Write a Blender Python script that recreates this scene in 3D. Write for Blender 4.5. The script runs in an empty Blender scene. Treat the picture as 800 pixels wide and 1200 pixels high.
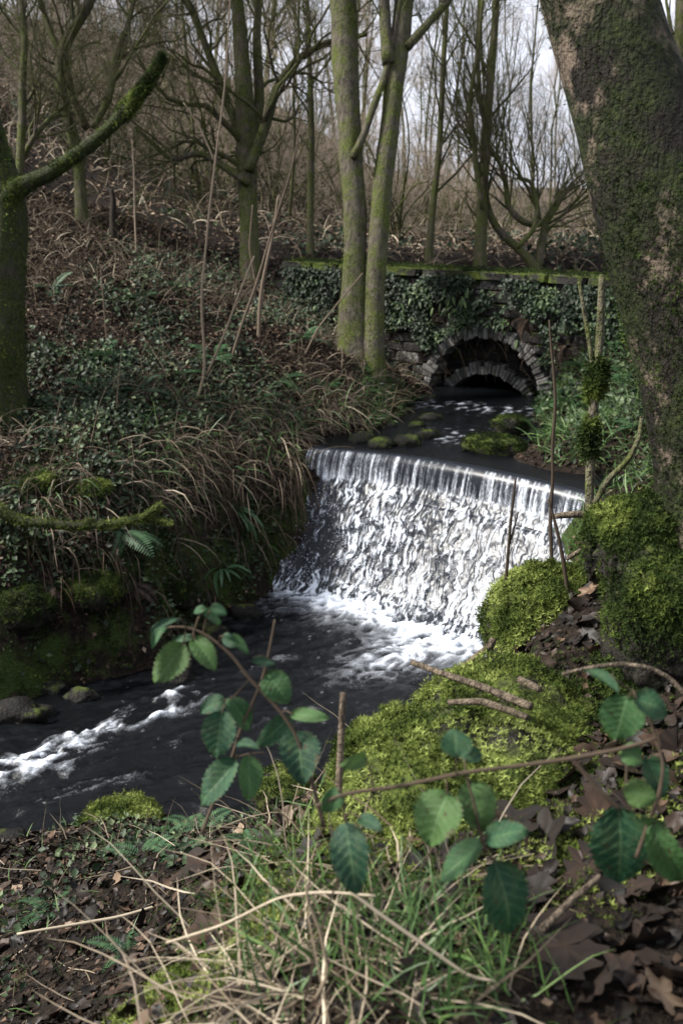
import bpy, bmesh, math
import numpy as np
from mathutils import Vector, Matrix

# ------------------------------------------------------------------ camera, sky, sun, exposure
SC = bpy.context.scene
COL = SC.collection
EYE = 4.0
PITCH = math.atan((600 - 215) / 1167)
cam_d = bpy.data.cameras.new('camera')
cam = bpy.data.objects.new('camera', cam_d)
COL.objects.link(cam)
cam.location = (0, 0, EYE)
cam.rotation_euler = (math.pi / 2 - PITCH, 0, 0)
cam_d.sensor_fit = 'VERTICAL'
cam_d.sensor_height = 36
cam_d.lens = 35.0
cam_d.clip_start = 0.05
cam_d.clip_end = 1000
cam_d.dof.use_dof = True
cam_d.dof.focus_distance = 3.6
cam_d.dof.aperture_fstop = 5.0
SC.camera = cam

SUN_EL, SUN_AZ = math.radians(42), math.radians(270)      # azimuth clockwise from +Y
world = bpy.data.worlds.new('World')
SC.world = world
world.use_nodes = True
wn = world.node_tree
for n in list(wn.nodes):
    wn.nodes.remove(n)
sky = wn.nodes.new('ShaderNodeTexSky')
sky.sky_type = 'NISHITA'
sky.sun_disc = False
sky.sun_elevation = SUN_EL
sky.sun_rotation = SUN_AZ
sky.dust_density = 4.0
sky.air_density = 1.0
hsv = wn.nodes.new('ShaderNodeHueSaturation')              # thin high cloud: the blue washed out
hsv.inputs['Saturation'].default_value = 0.30
mixw = wn.nodes.new('ShaderNodeMix'); mixw.data_type = 'RGBA'
mixw.inputs['Factor'].default_value = 0.55
mixw.inputs['B'].default_value = (9.4, 9.9, 11.4, 1)        # even veil of cloud
bg = wn.nodes.new('ShaderNodeBackground')
bg.inputs['Strength'].default_value = 0.060
wo = wn.nodes.new('ShaderNodeOutputWorld')
wn.links.new(sky.outputs[0], hsv.inputs['Color'])
wn.links.new(hsv.outputs[0], mixw.inputs['A'])
wn.links.new(mixw.outputs['Result'], bg.inputs[0])
wn.links.new(bg.outputs[0], wo.inputs[0])

sun_d = bpy.data.lights.new('sun', 'SUN')
sun_d.energy = 4.0
sun_d.angle = math.radians(10)
sun_d.color = (1.0, 0.96, 0.90)
sun = bpy.data.objects.new('sun', sun_d)
COL.objects.link(sun)
sdir = Vector((math.sin(SUN_AZ) * math.cos(SUN_EL), math.cos(SUN_AZ) * math.cos(SUN_EL), math.sin(SUN_EL)))
sun.rotation_euler = (-sdir).to_track_quat('-Z', 'Y').to_euler()
sun.location = (-8, 2, 14)

SC.view_settings.view_transform = 'Standard'
SC.view_settings.look = 'None'
SC.view_settings.exposure = 1.55
SC.view_settings.gamma = 1.0
SC.view_settings.use_curve_mapping = False
SC.cycles.max_bounces = 5
SC.cycles.diffuse_bounces = 2
SC.cycles.glossy_bounces = 2
SC.cycles.transmission_bounces = 3
SC.cycles.transparent_max_bounces = 6
SC.cycles.caustics_reflective = False
SC.cycles.caustics_refractive = False
SC.cycles.use_denoising = True

rng = np.random.default_rng(7)
F_PX = 1167.0
CP, SP = math.cos(PITCH), math.sin(PITCH)


# ------------------------------------------------------------------ numeric helpers
def ray(px, py):
    u = (px - 400) / F_PX
    v = (py - 600) / F_PX
    return np.array([u, CP - v * SP, -SP - v * CP])


def at(px, py, t):
    """point seen at a photograph pixel, t metres deep"""
    return np.array([0, 0, EYE]) + ray(px, py) * t


def atz(px, py, z):
    d = ray(px, py)
    return np.array([0, 0, EYE]) + d * ((z - EYE) / d[2])


def _h(ix, iy, iz, seed):
    n = (ix.astype(np.int64) * 374761393 + iy.astype(np.int64) * 668265263 + iz.astype(np.int64) * 2147483647 + seed * 1274126177) & 0xFFFFFFFF
    n = ((n ^ (n >> 13)) * 1274126177) & 0xFFFFFFFF
    n = ((n ^ (n >> 16)) * 2246822519) & 0xFFFFFFFF
    return ((n ^ (n >> 15)) & 0xFFFFFF) / float(0xFFFFFF)


def vnoise(x, y, z=0.0, seed=0):
    x = np.asarray(x, float); y = np.asarray(y, float)
    z = np.broadcast_to(np.asarray(z, float), x.shape)
    ix, iy, iz = np.floor(x), np.floor(y), np.floor(z)
    fx, fy, fz = x - ix, y - iy, z - iz
    fx = fx * fx * (3 - 2 * fx); fy = fy * fy * (3 - 2 * fy); fz = fz * fz * (3 - 2 * fz)
    r = 0
    for a in (0, 1):
        for b in (0, 1):
            for c in (0, 1):
                w = (fx if a else 1 - fx) * (fy if b else 1 - fy) * (fz if c else 1 - fz)
                r = r + w * _h(ix + a, iy + b, iz + c, seed)
    return r


def fbm(x, y, z=0.0, oct=4, seed=0):
    r, a, s = 0, 0.5, 0
    f = 1.0
    for i in range(oct):
        r = r + a * vnoise(np.asarray(x) * f, np.asarray(y) * f, np.asarray(z) * f, seed + i * 17)
        s += a
        a *= 0.5
        f *= 2.03
    return r / s


def sstep(a, b, x):
    t = np.clip((np.asarray(x, float) - a) / (b - a), 0, 1)
    return t * t * (3 - 2 * t)


def nrm(v):
    return v / (np.linalg.norm(v, axis=-1, keepdims=True) + 1e-12)


# ------------------------------------------------------------------ the lie of the land
ADIR = np.array([0.829, -0.559])           # along weir and wall, towards the near right end
ANRM = np.array([-0.559, -0.829])          # downstream
CREST = [atz(378, 527, 1.30), atz(530, 545, 1.30), atz(685, 580, 1.30)]
ctrl = []


def c(*p):
    ctrl.append(p)


def cp(px, py, t):
    ctrl.append(tuple(at(px, py, t)))


def cz(px, py, z):
    ctrl.append(tuple(atz(px, py, z)))


# left water line and bank
for px, py in ((325, 690), (250, 725), (150, 790), (60, 812), (0, 830), (-120, 850)):
    cz(px, py, 0.0)
for px, py, t in ((150, 690, 8.75), (150, 610, 9.05), (150, 500, 10.0), (150, 400, 11.5), (150, 310, 13.3), (50, 480, 10.2), (50, 370, 11.8), (50, 280, 13.6),
                  (0, 700, 8.15), (0, 600, 8.75), (250, 650, 9.78), (240, 580, 10.0), (235, 490, 10.6), (325, 590, 10.45), (340, 505, 10.95), (300, 430, 11.6),
                  (310, 355, 13.8), (230, 330, 13.6), (370, 470, 11.5), (425, 425, 12.2), (380, 400, 12.9), (470, 458, 12.7), (440, 484, 11.7), (-130, 640, 8.3), (-130, 500, 9.7), (-130, 330, 12.5)):
    cp(px, py, t)
# lower bed
for x, y in ((-0.5, 9.0), (-1.2, 7.9), (0.3, 8.4), (-0.4, 7.2), (-2.0, 6.4), (-3.2, 5.8), (0.9, 7.9), (1.6, 7.7), (-5, 5), (-7.5, 4.2), (0.2, 7.2)):
    c(x, y, -0.28)
c(-6, 7.6, 0.9); c(-6, 6.6, 0.1); c(-9, 7, 1.2); c(-8, 10, 2.6); c(-6, 10, 2.3)
# upper bed, edges
for q in CREST:
    c(q[0], q[1], 1.12)
    c(q[0] - ANRM[0] * .6, q[1] - ANRM[1] * .6, 1.14)
    c(q[0] + ANRM[0] * .8, q[1] + ANRM[1] * .8, -0.1)
for px, py in ((545, 505), (540, 485), (570, 470)):
    cz(px, py, 1.16)
c(2.6, 14.2, 1.15); c(3.6, 15.5, 1.2)
for px, py in ((424, 503), (470, 474), (502, 467)):
    cz(px, py, 1.36)
for px, py in ((690, 575), (662, 548), (625, 522), (628, 492), (640, 474)):
    cz(px, py, 1.36)
for px, py, t in ((705, 545, 9.6), (665, 505, 11.0), (700, 470, 11.3), (700, 400, 12.1), (800, 480, 9.6), (800, 560, 8.2)):
    cp(px, py, t)
c(2.0, 13.1, 1.2); c(1.5, 13.4, 1.2)
# right bank, hidden and near
for p in ((2.75, 8.15, 1.55), (3.4, 6.6, 2.1), (2.2, 5.0, 2.2), (1.6, 6.3, 0.8), (1.2, 5.0, 1.5), (5, 6, 2.8), (5, 9, 2.6), (7, 5, 3.4), (7, 9, 3.0), (4.6, 12, 2.5), (6, 13, 2.8),
          (2.4, 7.6, 0.9), (0.3, 3.3, 1.75), (-0.1, 4.2, 1.0), (0.6, 4.4, 1.1), (-0.1, 5.2, 0.35), (0.5, 6.0, 0.1), (1.2, 6.9, 0.1), (-0.9, 5.2, 0.1), (-1.8, 5.2, 0.1), (-2.4, 4.8, 0.05), (-4.5, 4.0, 0.1), (-7, 3, 0.3),
          (0, 0, 2.45), (2, 0, 2.85), (-2, 0, 2.0), (0, -2, 2.4), (4, -1, 3.2), (-4, 0, 1.5), (-5, 2, 0.9), (3.2, 3.2, 3.05), (4.5, 3, 3.3), (-8, 0, 1.2), (8, 0, 3.6)):
    c(*p)
for px, py, t in ((400, 1200, 1.36), (660, 1115, 1.52), (480, 940, 2.0), (480, 880, 2.25), (620, 800, 2.55), (640, 900, 2.1), (760, 830, 2.35), (800, 640, 2.75), (880, 640, 2.6), (800, 1150, 1.45),
                  (640, 740, 3.05), (330, 1010, 1.9), (250, 1100, 1.68), (200, 1190, 1.55),
                  (100, 1200, 2.3), (100, 1080, 3.0), (100, 1010, 4.1), (160, 965, 5.2), (30, 990, 5.3), (210, 1040, 2.9), (280, 975, 3.5), (-60, 1100, 3.2), (130, 1150, 2.5)):
    cp(px, py, t)


def hill(x, y):
    p = -x + 0.10 * (y - 14) - 2.2
    sp = np.where(p > 20, p, np.log1p(np.exp(np.clip(p / 1.2, -30, 30))) * 1.2)
    z = 2.75 + 7.5 * (1 - np.exp(-0.56 * sp / 7.5)) + 0.9 * (fbm(x * .12, y * .12, 0, 3, 5) - .5) * sstep(14, 24, y)
    z = z + 3.2 * sstep(28, 60, y) * sstep(6, -14, x) + 1.2 * sstep(40, 70, y)
    return z - 0.02 * np.clip(y - 20, 0, 60) * sstep(-4, 6, x)


for x in (-10, -7, -4.5, -2, 0.5, 3, 6, 8):
    c(x, 17.5, float(hill(np.array(x), np.array(17.5))))
for y in (8, 12, 15):
    c(-10, y, float(hill(np.array(-10.), np.array(float(y)))))
CT = np.array(ctrl)


def _phi(r2):
    return np.where(r2 > 1e-9, r2 * np.log(np.maximum(r2, 1e-9)), 0)


def _solve():
    n = len(CT)
    d2 = ((CT[:, None, :2] - CT[None, :, :2]) ** 2).sum(-1)
    A = np.zeros((n + 3, n + 3))
    A[:n, :n] = _phi(d2) + np.eye(n) * 0.02
    A[:n, n] = 1; A[:n, n + 1:] = CT[:, :2]
    A[n, :n] = 1; A[n + 1:, :n] = CT[:, :2].T
    return np.linalg.solve(A, np.concatenate([CT[:, 2], np.zeros(3)]))


TPS = _solve()


def ground(x, y):
    x = np.asarray(x, float); y = np.asarray(y, float)
    sh = np.broadcast(x, y).shape
    xf = np.broadcast_to(x, sh).ravel(); yf = np.broadcast_to(y, sh).ravel()
    z = np.zeros(len(xf))
    near = (np.abs(xf + 1) < 11.5) & (yf > -5) & (yf < 20)
    n = len(CT)
    idx = np.nonzero(near)[0]
    for s in range(0, len(idx), 40000):
        i = idx[s:s + 40000]
        d2 = (xf[i, None] - CT[None, :, 0]) ** 2 + (yf[i, None] - CT[None, :, 1]) ** 2
        z[i] = _phi(d2) @ TPS[:n] + TPS[n] + TPS[n + 1] * xf[i] + TPS[n + 2] * yf[i]
    hz = hill(xf, yf)
    hz = np.where(yf < 8, 2.2 + .35 * (hz - 2.2) * 0 + .15 * np.abs(xf) * .5, hz)
    w = sstep(15.0, 17.5, yf)
    w = np.maximum(w, sstep(7, 10, np.abs(xf + 1)) * 1.0)
    w = np.maximum(w, sstep(-1.5, -4.5, yf))
    z = z * (1 - w) + hz * w
    # lumps and hollows, damped where water runs
    inw = sstep(0.03, 0.35, z) * (1 - 0.75 * np.exp(-((xf - 1.4) ** 2 + (yf - 11.2) ** 2) / 2.5))
    z = z + inw * (0.16 * (fbm(xf * 1.4, yf * 1.4, 0, 3, 3) - .5) + 0.07 * (fbm(xf * 6, yf * 6, 0, 2, 9) - .5))
    return z.reshape(sh)


def hit(px, py, t0=1.0, t1=70):
    """first point of the ground under a photograph pixel"""
    d = ray(px, py)
    t = np.concatenate([np.arange(t0, 20, 0.02), np.arange(20, t1, .1)])
    p = np.array([0, 0, EYE]) + t[:, None] * d
    g = ground(p[:, 0], p[:, 1])
    k = np.nonzero(p[:, 2] < g)[0]
    k = k[0] if len(k) else len(t) - 1
    q = p[k].copy()
    q[2] = ground(q[0:1], q[1:2])[0]
    return q


# ------------------------------------------------------------------ mesh helpers
def mesh_data(name, V, F, mat=None, smooth=True, attrs=None, uv=None):
    """V (n,3); F one index array or a list of them (tris and quads may mix)"""
    V = np.asarray(V, np.float32)
    if not isinstance(F, (list, tuple)):
        F = [F]
    F = [np.asarray(f, np.int32) for f in F if len(f)]
    me = bpy.data.meshes.new(name)
    me.vertices.add(len(V))
    me.vertices.foreach_set('co', V.ravel())
    li = np.concatenate([f.ravel() for f in F])
    tot = np.concatenate([np.full(len(f), f.shape[1], np.int32) for f in F])
    st = np.concatenate([[0], np.cumsum(tot)[:-1]]).astype(np.int32)
    me.loops.add(len(li))
    me.loops.foreach_set('vertex_index', li)
    me.polygons.add(len(tot))
    me.polygons.foreach_set('loop_start', st)
    if smooth:
        me.polygons.foreach_set('use_smooth', np.ones(len(tot), bool))
    for k, a in (attrs or {}).items():
        me.attributes.new(k, 'FLOAT', 'POINT').data.foreach_set('value', np.asarray(a, np.float32))
    if uv is not None:
        me.uv_layers.new(name='UVMap').data.foreach_set('uv', np.asarray(uv, np.float32)[li].ravel())
    me.update(calc_edges=True)
    me.validate()
    if mat:
        me.materials.append(mat)
    return me


def link(name, me, parent=None, loc=None):
    o = bpy.data.objects.new(name, me)
    COL.objects.link(o)
    if parent is not None:
        o.parent = parent
    if loc is not None:
        o.location = loc
    return o


def tag(o, label=None, cat=None, group=None, kind=None):
    if label:
        o['label'] = label
    if cat:
        o['category'] = cat
    if group:
        o['group'] = group
    if kind:
        o['kind'] = kind
    return o


def empty(name, loc):
    o = bpy.data.objects.new(name, None)
    o.empty_display_size = 0.1
    COL.objects.link(o)
    o.location = tuple(loc)
    return o


def copy_tree(src, loc=None, rz=None, sc=None):
    o = src.copy(); COL.objects.link(o)
    if loc is not None: o.location = loc
    if rz is not None: o.rotation_euler = (0, 0, rz)
    if sc is not None: o.scale = (sc, sc, sc)
    for ch in list(src.children):
        d = ch.copy(); COL.objects.link(d); d.parent = o
        for g in list(ch.children):
            e = g.copy(); COL.objects.link(e); e.parent = d
    return o


def tubes(P, R, k, cap=False):
    """P (N,n,3), R (N,n) -> verts, quads for N tubes of k sides"""
    N, n, _ = P.shape
    T = np.empty_like(P)
    T[:, 1:-1] = P[:, 2:] - P[:, :-2]
    T[:, 0] = P[:, 1] - P[:, 0]
    T[:, -1] = P[:, -1] - P[:, -2]
    T = nrm(T)
    m = nrm(P[:, -1] - P[:, 0])
    ref = np.where(np.abs(m[:, 2:3]) > .8, np.array([[1., 0, 0]]), np.array([[0, 0, 1.]]))
    A = nrm(np.cross(T, ref[:, None, :]))
    B = np.cross(T, A)
    th = np.arange(k) * 2 * np.pi / k
    V = P[:, :, None, :] + R[:, :, None, None] * (np.cos(th)[None, None, :, None] * A[:, :, None, :] + np.sin(th)[None, None, :, None] * B[:, :, None, :])
    base = (np.arange(N) * n * k)[:, None, None] + (np.arange(n - 1) * k)[None, :, None]
    j = np.arange(k)[None, None, :]
    j2 = (j + 1) % k
    Q = np.stack([base + j, base + j2, base + k + j2, base + k + j], -1).reshape(-1, 4)
    V = V.reshape(-1, 3)
    if cap:
        capF = (np.arange(N) * n * k)[:, None] + np.arange(k)[None, ::-1]
        capE = (np.arange(N) * n * k)[:, None] + (n - 1) * k + np.arange(k)[None, :]
        return V, [Q, capF, capE]
    return V, [Q]


def join(parts):
    """[(V, [F..], attr or None)...] -> one"""
    Vs, Fs, As, off = [], [], [], 0
    for V, F, a in parts:
        Vs.append(V)
        for f in F:
            Fs.append(f + off)
        As.append(np.full(len(V), a) if np.isscalar(a) else a)
        off += len(V)
    return np.concatenate(Vs), Fs, np.concatenate(As)


def resample(pts, rad, n):
    pts = np.asarray(pts, float); rad = np.asarray(rad, float)
    d = np.concatenate([[0], np.cumsum(np.linalg.norm(np.diff(pts, axis=0), axis=1))])
    u = np.linspace(0, d[-1], n)
    # Catmull-like smoothing: interpolate, then soften
    P = np.stack([np.interp(u, d, pts[:, i]) for i in range(3)], 1)
    for _ in range(max(1, n // 12)):
        P[1:-1] = .25 * P[:-2] + .5 * P[1:-1] + .25 * P[2:]
    return P, np.interp(u, d, rad)


def scatter(tv, tf, pos, X, Y, Z, scale):
    """copies of a template (k,3) with frames; returns V, F list"""
    N, k = len(pos), len(tv)
    s = np.broadcast_to(np.asarray(scale, float).reshape(-1, 1, 1), (N, 1, 1))
    V = pos[:, None, :] + s * (tv[None, :, 0:1] * X[:, None, :] + tv[None, :, 1:2] * Y[:, None, :] + tv[None, :, 2:3] * Z[:, None, :])
    off = (np.arange(N) * k)[:, None, None]
    return V.reshape(-1, 3), [(f[None] + off).reshape(-1, f.shape[1]) for f in tf]


def frames(N, normals, r, tilt):
    """random heading about tilted normals"""
    n = nrm(normals + r.normal(0, tilt, (N, 3)))
    a = nrm(np.cross(n, r.normal(0, 1, (N, 3))))
    return a, np.cross(n, a), n


# ------------------------------------------------------------------ materials
def new_mat(name):
    m = bpy.data.materials.new(name)
    m.use_nodes = True
    nt = m.node_tree
    b = nt.nodes['Principled BSDF']
    b.inputs['Specular IOR Level'].default_value = 0.08
    return m, nt, b


def N(nt, t, **kw):
    n = nt.nodes.new(t)
    for k, v in kw.items():
        if k in n.inputs:
            n.inputs[k].default_value = v
        else:
            setattr(n, k, v)
    return n


def ramp(nt, src, stops):
    r = nt.nodes.new('ShaderNodeValToRGB')
    e = r.color_ramp.elements
    while len(e) > 1:
        e.remove(e[-1])
    for i, (p, col) in enumerate(stops):
        x = e[0] if i == 0 else e.new(p)
        x.position = p
        x.color = (*col, 1)
    nt.links.new(src, r.inputs[0])
    return r.outputs[0]


def noise(nt, scale, detail=4, rough=.55, vec=None, dist=0.0):
    n = N(nt, 'ShaderNodeTexNoise', Scale=scale, Detail=detail, Roughness=rough, Distortion=dist)
    if vec is None:
        tc = nt.nodes.new('ShaderNodeTexCoord')
        vec = tc.outputs['Object']
    nt.links.new(vec, n.inputs['Vector'])
    return n.outputs['Fac']


def attr(nt, name):
    a = nt.nodes.new('ShaderNodeAttribute')
    a.attribute_name = name
    return a.outputs['Fac']


def math_(nt, op, a, b=None, clamp=False):
    n = nt.nodes.new('ShaderNodeMath'); n.operation = op; n.use_clamp = clamp
    for i, v in enumerate((a, b)):
        if v is None: continue
        if isinstance(v, (int, float)): n.inputs[i].default_value = v
        else: nt.links.new(v, n.inputs[i])
    return n.outputs[0]


def mixc(nt, f, a, b):
    n = nt.nodes.new('ShaderNodeMix'); n.data_type = 'RGBA'
    for k, v in (('Factor', f), ('A', a), ('B', b)):
        if isinstance(v, tuple): n.inputs[k].default_value = (*v, 1)
        elif isinstance(v, (int, float)): n.inputs[k].default_value = v
        else: nt.links.new(v, n.inputs[k])
    return n.outputs['Result']


def bump(nt, b, h, strength=.5, dist=.02):
    n = N(nt, 'ShaderNodeBump', Strength=strength, Distance=dist)
    nt.links.new(h, n.inputs['Height'])
    nt.links.new(n.outputs[0], b.inputs['Normal'])


def leafy(name, stops, rough=.6, spec=.3, trans=.0, vein=False):
    """thin plant matter; 'tint' picks the colour of each piece"""
    m, nt, b = new_mat(name)
    col = ramp(nt, attr(nt, 'tint'), stops)
    col = mixc(nt, math_(nt, 'MULTIPLY', noise(nt, 60, 3), .5), col, (0.01, 0.01, 0.006))
    nt.links.new(col, b.inputs['Base Color'])
    b.inputs['Roughness'].default_value = rough
    b.inputs['Specular IOR Level'].default_value = spec
    if trans:
        tr = nt.nodes.new('ShaderNodeBsdfTranslucent')
        nt.links.new(col, tr.inputs[0])
        mx = nt.nodes.new('ShaderNodeMixShader'); mx.inputs[0].default_value = trans
        out = nt.nodes['Material Output']
        nt.links.new(b.outputs[0], mx.inputs[1]); nt.links.new(tr.outputs[0], mx.inputs[2])
        nt.links.new(mx.outputs[0], out.inputs[0])
    return m


M = {}
M['litter'] = leafy('dead_leaves', [(0, (.012, .008, .006)), (.45, (.030, .020, .015)), (.7, (.062, .040, .028)), (.9, (.13, .092, .066)), (1, (.24, .18, .13))], .75, .06)
M['wetlitter'] = leafy('wet_dead_leaves', [(0, (.006, .005, .005)), (.4, (.018, .012, .010)), (.65, (.042, .025, .017)), (.85, (.09, .055, .035)), (1, (.20, .145, .10))], .5, .14)
M['under'] = leafy('undergrowth_leaves', [(0, (.008, .016, .007)), (.5, (.022, .043, .017)), (.8, (.05, .082, .033)), (1, (.14, .18, .085))], .55, .22, .2)
M['ivy'] = leafy('ivy_leaves', [(0, (.006, .014, .006)), (.6, (.018, .040, .014)), (1, (.10, .15, .05))], .55, .25, .15)
M['straw'] = leafy('dry_grass', [(0, (.05, .036, .024)), (.5, (.17, .13, .085)), (1, (.52, .44, .32))], .65, .25, .15)
M['grass'] = leafy('green_grass', [(0, (.025, .06, .016)), (.6, (.07, .14, .035)), (1, (.17, .25, .08))], .5, .35, .25)
M['moss'] = leafy('moss_fronds', [(0, (.012, .022, .005)), (.4, (.04, .066, .012)), (.75, (.125, .165, .032)), (1, (.33, .39, .11))], .8, .1, .3)
M['fern'] = leafy('fern_green', [(0, (.015, .045, .02)), (.6, (.04, .10, .035)), (1, (.10, .17, .06))], .5, .35, .2)
M['bracken'] = leafy('dead_bracken', [(0, (.014, .009, .007)), (.6, (.045, .027, .019)), (1, (.11, .07, .045))], .7, .2, .1)
M['cane'] = leafy('cane_bark', [(0, (.015, .011, .008)), (.5, (.055, .038, .026)), (1, (.21, .165, .12))], .8, .12)


def bark(name, dark, light, moss_amt, moss_lo=(.025, .035, .006), moss_hi=(.10, .12, .022), patch=None, scale=1.0):
    m, nt, b = new_mat(name)
    tc = nt.nodes.new('ShaderNodeTexCoord')
    mp = N(nt, 'ShaderNodeMapping'); mp.inputs['Scale'].default_value = (1, 1, .22)
    nt.links.new(tc.outputs['Object'], mp.inputs[0])
    st = noise(nt, 26 * scale, 5, .65, mp.outputs[0], .6)
    col = ramp(nt, st, [(.3, dark), (.7, light)])
    big = noise(nt, 4 * scale, 8, .72)
    if patch:
        pm = math_(nt, 'ADD', math_(nt, 'MULTIPLY', noise(nt, 9 * scale, 6, .65), .6), math_(nt, 'MULTIPLY', noise(nt, 2.6 * scale, 3, .5), .5))
        col = mixc(nt, ramp(nt, pm, [(.55, (0, 0, 0)), (.61, (1, 1, 1))]), col, patch)
    mossc = ramp(nt, noise(nt, 45 * scale, 3), [(.3, moss_lo), (.7, moss_hi)])
    mk = ramp(nt, math_(nt, 'ADD', math_(nt, 'MULTIPLY', big, 1.0), moss_amt - .5), [(.42, (0, 0, 0)), (.58, (1, 1, 1))])
    nt.links.new(mixc(nt, mk, col, mossc), b.inputs['Base Color'])
    b.inputs['Roughness'].default_value = .85
    b.inputs['Specular IOR Level'].default_value = .15
    bump(nt, b, math_(nt, 'ADD', st, math_(nt, 'MULTIPLY', noise(nt, 70 * scale, 3), .5)), 1.0, .035)
    return m


M['bark_near'] = bark('mossy_bark', (.006, .005, .0035), (.020, .016, .012), .50, (.005, .008, .003), (.026, .036, .008), patch=(.13, .10, .075), scale=1.5)
M['bark_twin'] = bark('grey_mossy_bark', (.022, .019, .014), (.12, .104, .078), .49, (.022, .030, .006), (.095, .112, .024))
M['bark_green'] = bark('green_mossy_bark', (.014, .012, .008), (.05, .042, .03), .56, (.008, .012, .003), (.035, .047, .010))
M['bark_far'] = bark('woodland_bark', (.028, .024, .017), (.12, .10, .075), .53, (.022, .029, .008), (.085, .098, .024))
M['deadwood'] = bark('dead_wood', (.03, .022, .016), (.24, .19, .135), .32, scale=2.6)
M['twig'] = bark('twigs', (.24, .19, .145), (.46, .37, .29), .2)
M['twig_dark'] = bark('dark_twigs', (.025, .02, .014), (.09, .072, .052), .48)


def soil():
    m, nt, b = new_mat('earth')
    tc = nt.nodes.new('ShaderNodeTexCoord')
    n1 = noise(nt, 3, 8, .7); n2 = noise(nt, 28, 5, .7); n3 = noise(nt, 90, 3)
    col = ramp(nt, n2, [(.3, (.005, .004, .003)), (.52, (.016, .012, .009)), (.68, (.045, .032, .023)), (.82, (.085, .062, .045))])
    grn = ramp(nt, n3, [(.3, (.012, .022, .006)), (.7, (.05, .075, .018))])
    mk = ramp(nt, math_(nt, 'ADD', n1, math_(nt, 'SUBTRACT', attr(nt, 'moss'), .5)), [(.48, (0, 0, 0)), (.6, (1, 1, 1))])
    nt.links.new(mixc(nt, mk, col, grn), b.inputs['Base Color'])
    b.inputs['Roughness'].default_value = .85
    bump(nt, b, math_(nt, 'ADD', n2, math_(nt, 'MULTIPLY', n3, .5)), 1.0, .04)
    return m


M['soil'] = soil()


def stone(name, lo, hi, lichen, moss_amt, wet=.75):
    m, nt, b = new_mat(name)
    oi = nt.nodes.new('ShaderNodeObjectInfo')
    tc = nt.nodes.new('ShaderNodeTexCoord')
    geo = nt.nodes.new('ShaderNodeNewGeometry')
    n1 = noise(nt, 7, 6, .65, geo.outputs['Position']); n2 = noise(nt, 40, 4, .6, geo.outputs['Position'])
    base = mixc(nt, oi.outputs['Random'], lo, hi)
    col = mixc(nt, n2, base, (.012, .011, .010))
    col = mixc(nt, ramp(nt, n1, [(.56, (0, 0, 0)), (.68, (1, 1, 1))]), col, lichen)
    n3 = noise(nt, 4.3, 5, .6, geo.outputs['Position'])
    sep = nt.nodes.new('ShaderNodeSeparateXYZ'); nt.links.new(geo.outputs['Normal'], sep.inputs[0])
    up = math_(nt, 'MULTIPLY', sep.outputs[2], .16)
    mk = ramp(nt, math_(nt, 'ADD', math_(nt, 'ADD', n3, up), moss_amt - .5), [(.46, (0, 0, 0)), (.58, (1, 1, 1))])
    col = mixc(nt, mk, col, ramp(nt, n2, [(.3, (.018, .03, .006)), (.7, (.08, .10, .02))]))
    nt.links.new(col, b.inputs['Base Color'])
    b.inputs['Roughness'].default_value = wet
    bump(nt, b, math_(nt, 'ADD', n1, n2), .8, .025)
    return m


M['stone'] = stone('wall_stone', (.018, .017, .016), (.055, .052, .048), (.15, .145, .135), .38)
M['cope'] = stone('coping', (.02, .019, .017), (.045, .042, .038), (.09, .09, .08), .46)
M['vous'] = stone('arch_stone', (.07, .068, .064), (.22, .215, .20), (.36, .35, .33), .32)
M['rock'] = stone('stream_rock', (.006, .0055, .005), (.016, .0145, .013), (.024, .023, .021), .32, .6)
M['rockmoss'] = stone('moss_rock', (.012, .010, .008), (.02, .018, .014), (.03, .03, .02), .40)


def water(name, deep, rip=.45, gloss=.04):
    m, nt, b = new_mat(name)
    tc = nt.nodes.new('ShaderNodeTexCoord')
    fine = noise(nt, 90, 3, .7)
    f = math_(nt, 'ADD', attr(nt, 'foam'), math_(nt, 'MULTIPLY', math_(nt, 'SUBTRACT', fine, .5), .8))
    mk = ramp(nt, f, [(.20, (0, 0, 0)), (.46, (.16, .16, .16)), (.90, (1, 1, 1))])
    nt.links.new(mixc(nt, mk, deep, (.60, .64, .70)), b.inputs['Base Color'])
    b.inputs['IOR'].default_value = 1.33
    b.inputs['Specular IOR Level'].default_value = .30
    nt.links.new(math_(nt, 'MULTIPLY_ADD', mk, .5), b.inputs['Roughness'])
    r = nt.links[-1].from_node
    r.inputs[2].default_value = gloss
    bump(nt, b, math_(nt, 'ADD', noise(nt, 18, 4, .6), math_(nt, 'MULTIPLY', fine, .4)), rip, .03)
    return m


M['water'] = water('stream_water', (.003, .0035, .004))
M['fall'] = water('falling_water', (.010, .012, .016), .04, .3)

# ------------------------------------------------------------------ ground sheet
def ground_sheet():
    xs = np.concatenate([np.linspace(-220, -22, 25)[:-1], np.linspace(-22, -7, 50)[:-1], np.arange(-7, 5.5, .07), np.linspace(5.5, 20, 45)[1:], np.linspace(20, 220, 25)[1:]])
    ys = np.concatenate([np.linspace(-40, -2, 20)[:-1], np.arange(-2, 16, .07), np.linspace(16, 50, 90)[1:], np.linspace(50, 300, 40)[1:]])
    X, Y = np.meshgrid(xs, ys)
    Z = ground(X, Y)
    nx, ny = len(xs), len(ys)
    V = np.stack([X, Y, Z], -1).reshape(-1, 3)
    i = (np.arange(ny - 1) * nx)[:, None] + np.arange(nx - 1)[None]
    Q = np.stack([i, i + 1, i + nx + 1, i + nx], -1).reshape(-1, 4)
    gy, gx = np.gradient(Z, ys, xs)
    slope = np.sqrt(gx ** 2 + gy ** 2)
    moss = .30 + .28 * sstep(.8, 2.0, slope) * (Y < 15) + .10 * (Y < 4)
    moss = np.where(Y > 17, .38, moss)
    me = mesh_data('ground', V, Q, M['soil'], True, {'moss': moss.ravel()})
    return tag(link('ground', me), kind='structure')


ground_sheet()


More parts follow.
